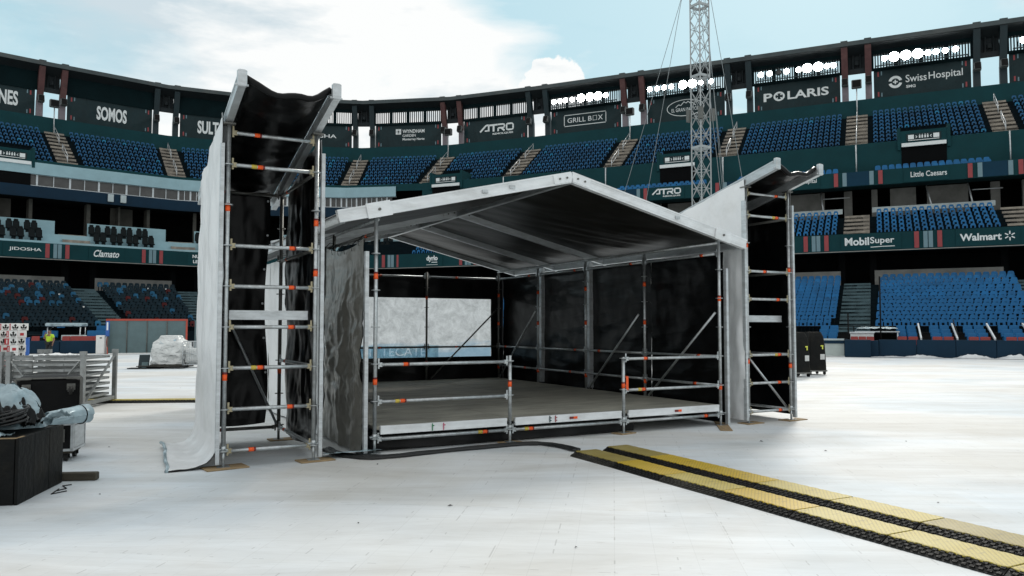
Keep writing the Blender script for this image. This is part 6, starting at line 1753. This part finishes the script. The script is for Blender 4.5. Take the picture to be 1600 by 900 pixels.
# worn black wooden box
bx = unz(26, 790); by = unz(97, 754)
db = (by - bx).normalized(); ab = math.atan2(db.y, db.x) - math.pi / 2; BL = (by - bx).length
t = thing('wooden_box', 'big worn black wooden box in the left foreground', 'box', bx, ab)
BW, BH = 1.25, .635
b = MB()
npl = 3
for k in range(npl):
    b.bbox((-.014 - .002 * (k % 2), BL * (k + .5) / npl, BH / 2), (.03, BL / npl - .006, BH - .004 * k), .004)
b.bbox((-BW / 2 - .02, .016, BH / 2), (BW - .03, .028, BH - .01), .004); b.bbox((-BW / 2 - .02, BL - .016, BH / 2), (BW - .03, .028, BH - .01), .004)
b.bbox((-BW + .005, BL / 2, BH / 2), (.03, BL - .06, BH - .01), .004)
obj('side_board', b, 'blackpaint', t)
b = MB(); b.bbox((-BW / 2 - .03, BL / 2, BH - .03), (BW - .08, BL - .07, .04), .006); obj('top_board', b, 'blackpaint', t)
b = MB(); b.box((-.10, .03, BH - .002), (.17, .05, .006)); b.box((-.02, .10, BH + .001), (.03, .12, .005)); obj('bare_wood_edge', b, 'wood', t)
# lumber under the box end
b = MB(); b.bbox((.0, 0, .045), (.62, .10, .085), .008)
tag(obj('lumber', b, 'darkwood', None, unz(128, 752) + Vector((-.18, .05, 0)), R(6)), 'short dark timber beam poking out behind the black box', 'timber')
# things on the box
def blob(cx, cy, cz, rx, ry, rz_, seed, amp=.25, nu=36, nv=20):
    def f(u, v):
        a = u * 2 * math.pi; ph = v * math.pi * .5
        k = 1 + amp * fbm(math.cos(a) * 1.3 + seed, math.sin(a) * 1.3, v * 2.0, 4)
        return (cx + rx * k * math.cos(a) * math.cos(ph), cy + ry * k * math.sin(a) * math.cos(ph), cz + rz_ * (math.sin(ph)) * (1 + .4 * amp * fbm(u * 6, v * 4, seed)))
    m = MB(); m.sheet(f, nu, nv); return m
def onbox(x, y, z=0): return bx + Vector((math.cos(ab) * x - math.sin(ab) * y, math.sin(ab) * x + math.cos(ab) * y, BH + z))
m = blob(0, 0, 0, .33, .26, .44, 2.2, .34)
tag(obj('bundled_tarp', m, 'silvertarp', None, onbox(-.50, .95, .0), ab), 'pale silvery bundled tarp heaped on the black box', 'tarp')
m = MB(); m.sheet(lambda u, v: (-.55 + .75 * u, -.02 + .42 * v, .02 + .10 * (1 - u) + .06 * fbm(u * 3, v * 5, 4) + .05 * math.sin(u * 9 + v * 3) - (.22 * max(0, .25 - v) * 3)), 30, 16)
tag(obj('folded_tarp', m, 'silvertarp', None, onbox(-.40, .02, .02), ab), 'teal silver tarp flap hanging over the near edge of the black box', 'tarp')
m = MB(); m.sheet(lambda u, v: (.50 * u - .1, .55 * v, .03 + .24 * abs(fbm(u * 3.2, v * 2.6, 9)) + .08 * math.sin(math.pi * u)), 40, 30)
tag(obj('loose_tarp', m, 'blacktarp', None, onbox(-.50, .35, .01), ab), 'crumpled black tarp lying across the black box', 'tarp')
# rolled tarp tube pointing right
r0 = Vector((-5.15, 8.75, .72)); r1 = Vector((-4.87, 9.28, .79))
r0 = Vector(((80 - 800) / 1215 * 9.35, 9.35, .60)); r1 = Vector(((140 - 800) / 1215 * 9.85, 9.85, .615))
t = thing('rolled_tarp', 'blue silver tarp rolled into a tube lying over the black box end', 'tarp roll', r0)
dr = r1 - r0; xr = dr.cross(Vector((0, 0, 1))).normalized(); yr = xr.cross(dr.normalized())
def roll(u, v):
    a = u * 2 * math.pi * 1.0; rr = (.075 + .038 * v) * (1 + .08 * fbm(math.cos(a) * 2, math.sin(a) * 2 + 4, v * 3)) + (.01 if u < .5 else 0)
    p = dr * v + xr * rr * math.cos(a) * 1.1 + yr * rr * math.sin(a); return p
b = MB(); b.sheet(roll, 30, 24)
b.sheet(lambda u, v: dr * (1.0 - .02 * v) + xr * (.112 * (1 - v)) * math.cos(u * 2 * math.pi) + yr * (.105 * (1 - v)) * math.sin(u * 2 * math.pi), 24, 4)
obj('roll', b, 'silvertarp', t)
b = MB(); 
pts = [dr * .82 + xr * .126 * math.cos(k / 16 * 2 * math.pi) + yr * .116 * math.sin(k / 16 * 2 * math.pi) for k in range(17)]; b.path(pts, .007, 6); obj('strap', b, 'black', t)
m = MB(); m.sheet(lambda u, v: (.34 * u, .20 * v, .10 * math.sin(math.pi * u) * (1 - v) + .05 * abs(fbm(u * 4, v * 4, 2)) + .06 * u), 20, 10)
tag(obj('tarp_corner', m, 'silvertarp', None, onbox(-.10, .70, .03), ab + R(40)), 'silver tarp corner standing up beside the tarp roll', 'tarp')
# coiled cables on the box
for k, (cx, cy, rr_, n_) in enumerate(((-.52, .30, .15, 6), (-.26, .42, .15, 4))):
    pts = []
    for q in range(70 * n_ // 3):
        a = q / 22 * 2 * math.pi; pts.append(Vector((rr_ * math.cos(a) * (1 + .1 * math.sin(q * .37)), rr_ * math.sin(a) * (1 + .08 * math.cos(q * .21)), .02 + .0016 * q + .03 * math.sin(a + k))))
    m = MB(); m.path(pts, .013, 6); tag(obj('coiled_cable', m, 'cable', None, onbox(cx, cy, .06), ab), ('thick black cable coil at the left edge on the black box', 'loose black cable loops in the middle of the black box')[k], 'cable')
# string on the floor
pts = [unz(*p, .006) for p in ((112, 757), (98, 759), (104, 763), (88, 767), (92, 764), (80, 772), (104, 767))]
m = MB(); m.path(pts, .006, 6); tag(obj('string', m, 'black', None), 'black string lying in a zigzag on the floor by the black box', 'string')
for k, (px, py) in enumerate(((156, 773), (170, 699), (282, 606), (590, 556 + 170), (1190, 690), (1416, 690), (900, 856), (1466, 786), (1000, 742), (703, 791), (560, 818), (1290, 705))):
    m = MB(); s = random.uniform(.5, 1.1)
    m.add([(-.03 * s, 0, .004), (.0, -.012 * s, .012), (.035 * s, .004, .005), (.004, .014 * s, .018 * s)], [(0, 1, 2), (0, 2, 3), (0, 3, 1), (1, 3, 2)])
    tag(obj('litter_scrap', m, 'black', None, unz(px, py, 0), random.random() * 3), 'tiny dark scrap of litter on the white floor', 'litter', 'scraps of litter on the floor')

# ------------------------------------------------------------------ lattice mast with its guy wires
MX, MY = (1093 - 800) / 1215 * 32.6, 32.0
t = thing('lattice_mast', 'tall white aluminium lattice mast rising behind the stage', 'mast', (MX, MY, 0), R(45 - 13.5))
HW = .27; HT = 20.0
for sx, sy in ((-1, -1), (1, -1), (1, 1), (-1, 1)):
    b = MB(); b.tube((sx * HW, sy * HW, .15), (sx * HW, sy * HW, HT), .029, 8); obj('chord', b, 'mast', t)
b = MB()
cor = [(-HW, -HW), (HW, -HW), (HW, HW), (-HW, HW)]
nst = int(HT / .75)
for s_ in range(nst):
    z0 = .3 + s_ * .75; z1 = z0 + .75; zm = (z0 + z1) / 2
    for k in range(4):
        a, c = cor[k], cor[(k + 1) % 4]
        b.tube((*a, z0), (*c, z1), .013, 5) ; b.tube((*c, z0), (*a, z1), .013, 5); b.tube((*a, zm), (*c, zm), .011, 5)
obj('lattice_bracing', b, 'mast', t)
for z in [.12 + 3.0 * k for k in range(7)]:
    b = MB()
    for k in range(4): b.bar((*cor[k], z + .02), (*cor[(k + 1) % 4], z + .02), .06, .10)
    obj('section_plate', b, 'mast', t)
b = MB(); b.bbox((0, 0, .06), (1.4, 1.4, .12), .02); obj('base_plate', b, 'darksteel', t)
b = MB()
for k in range(4): b.box((cor[k][0] * 1.25, cor[k][1] * 1.25, 13.6 - 3.1), (.16, .16, .5))
b.bar((-HW * 1.3, -HW * 1.3, 10.3), (HW * 1.3, HW * 1.3, 10.3), .08, .1); obj('pulley_block', b, 'darksteel', t)
for k, (z0, dx, dy) in enumerate(((19.5, -3.2, 2.5), (19.0, 1.7, 1.0), (18.5, 2.6, -1.0), (17.5, 3.4, 6.0), (15.5, 1.2, -1.0), (18, -4.5, 9))):
    b = MB(); b.tube((MX, MY, z0), (MX + dx, MY + dy, .05), .012, 5)
    tag(obj('guy_wire', b, 'rope'), ('thin guy wire sloping down to the left of the mast', 'thin guy wire sloping down close right of the mast', 'thin guy wire sloping down farthest right of the mast', 'thin guy wire going back to the right of the mast', 'short guy wire beside the mast on the right', 'thin guy wire going back to the left of the mast')[k], 'guy wire')
# street light pole like mast light on the mezzanine sign side: small white wall boxes on the navy band
for k, m_ in enumerate((2.6, 3.9)):
    b = MB(); b.bbox((0, -.08, 0), (.55, .16, .8), .03); q, a = bay_frame(1, .35 + .115 * k, 10.95, 15.0)
    tag(obj('wall_box', b, 'palestrip', None, q, a), ('left pale box mounted on the navy band under the press windows', 'right pale box mounted on the navy band under the press windows')[k], 'wall box')
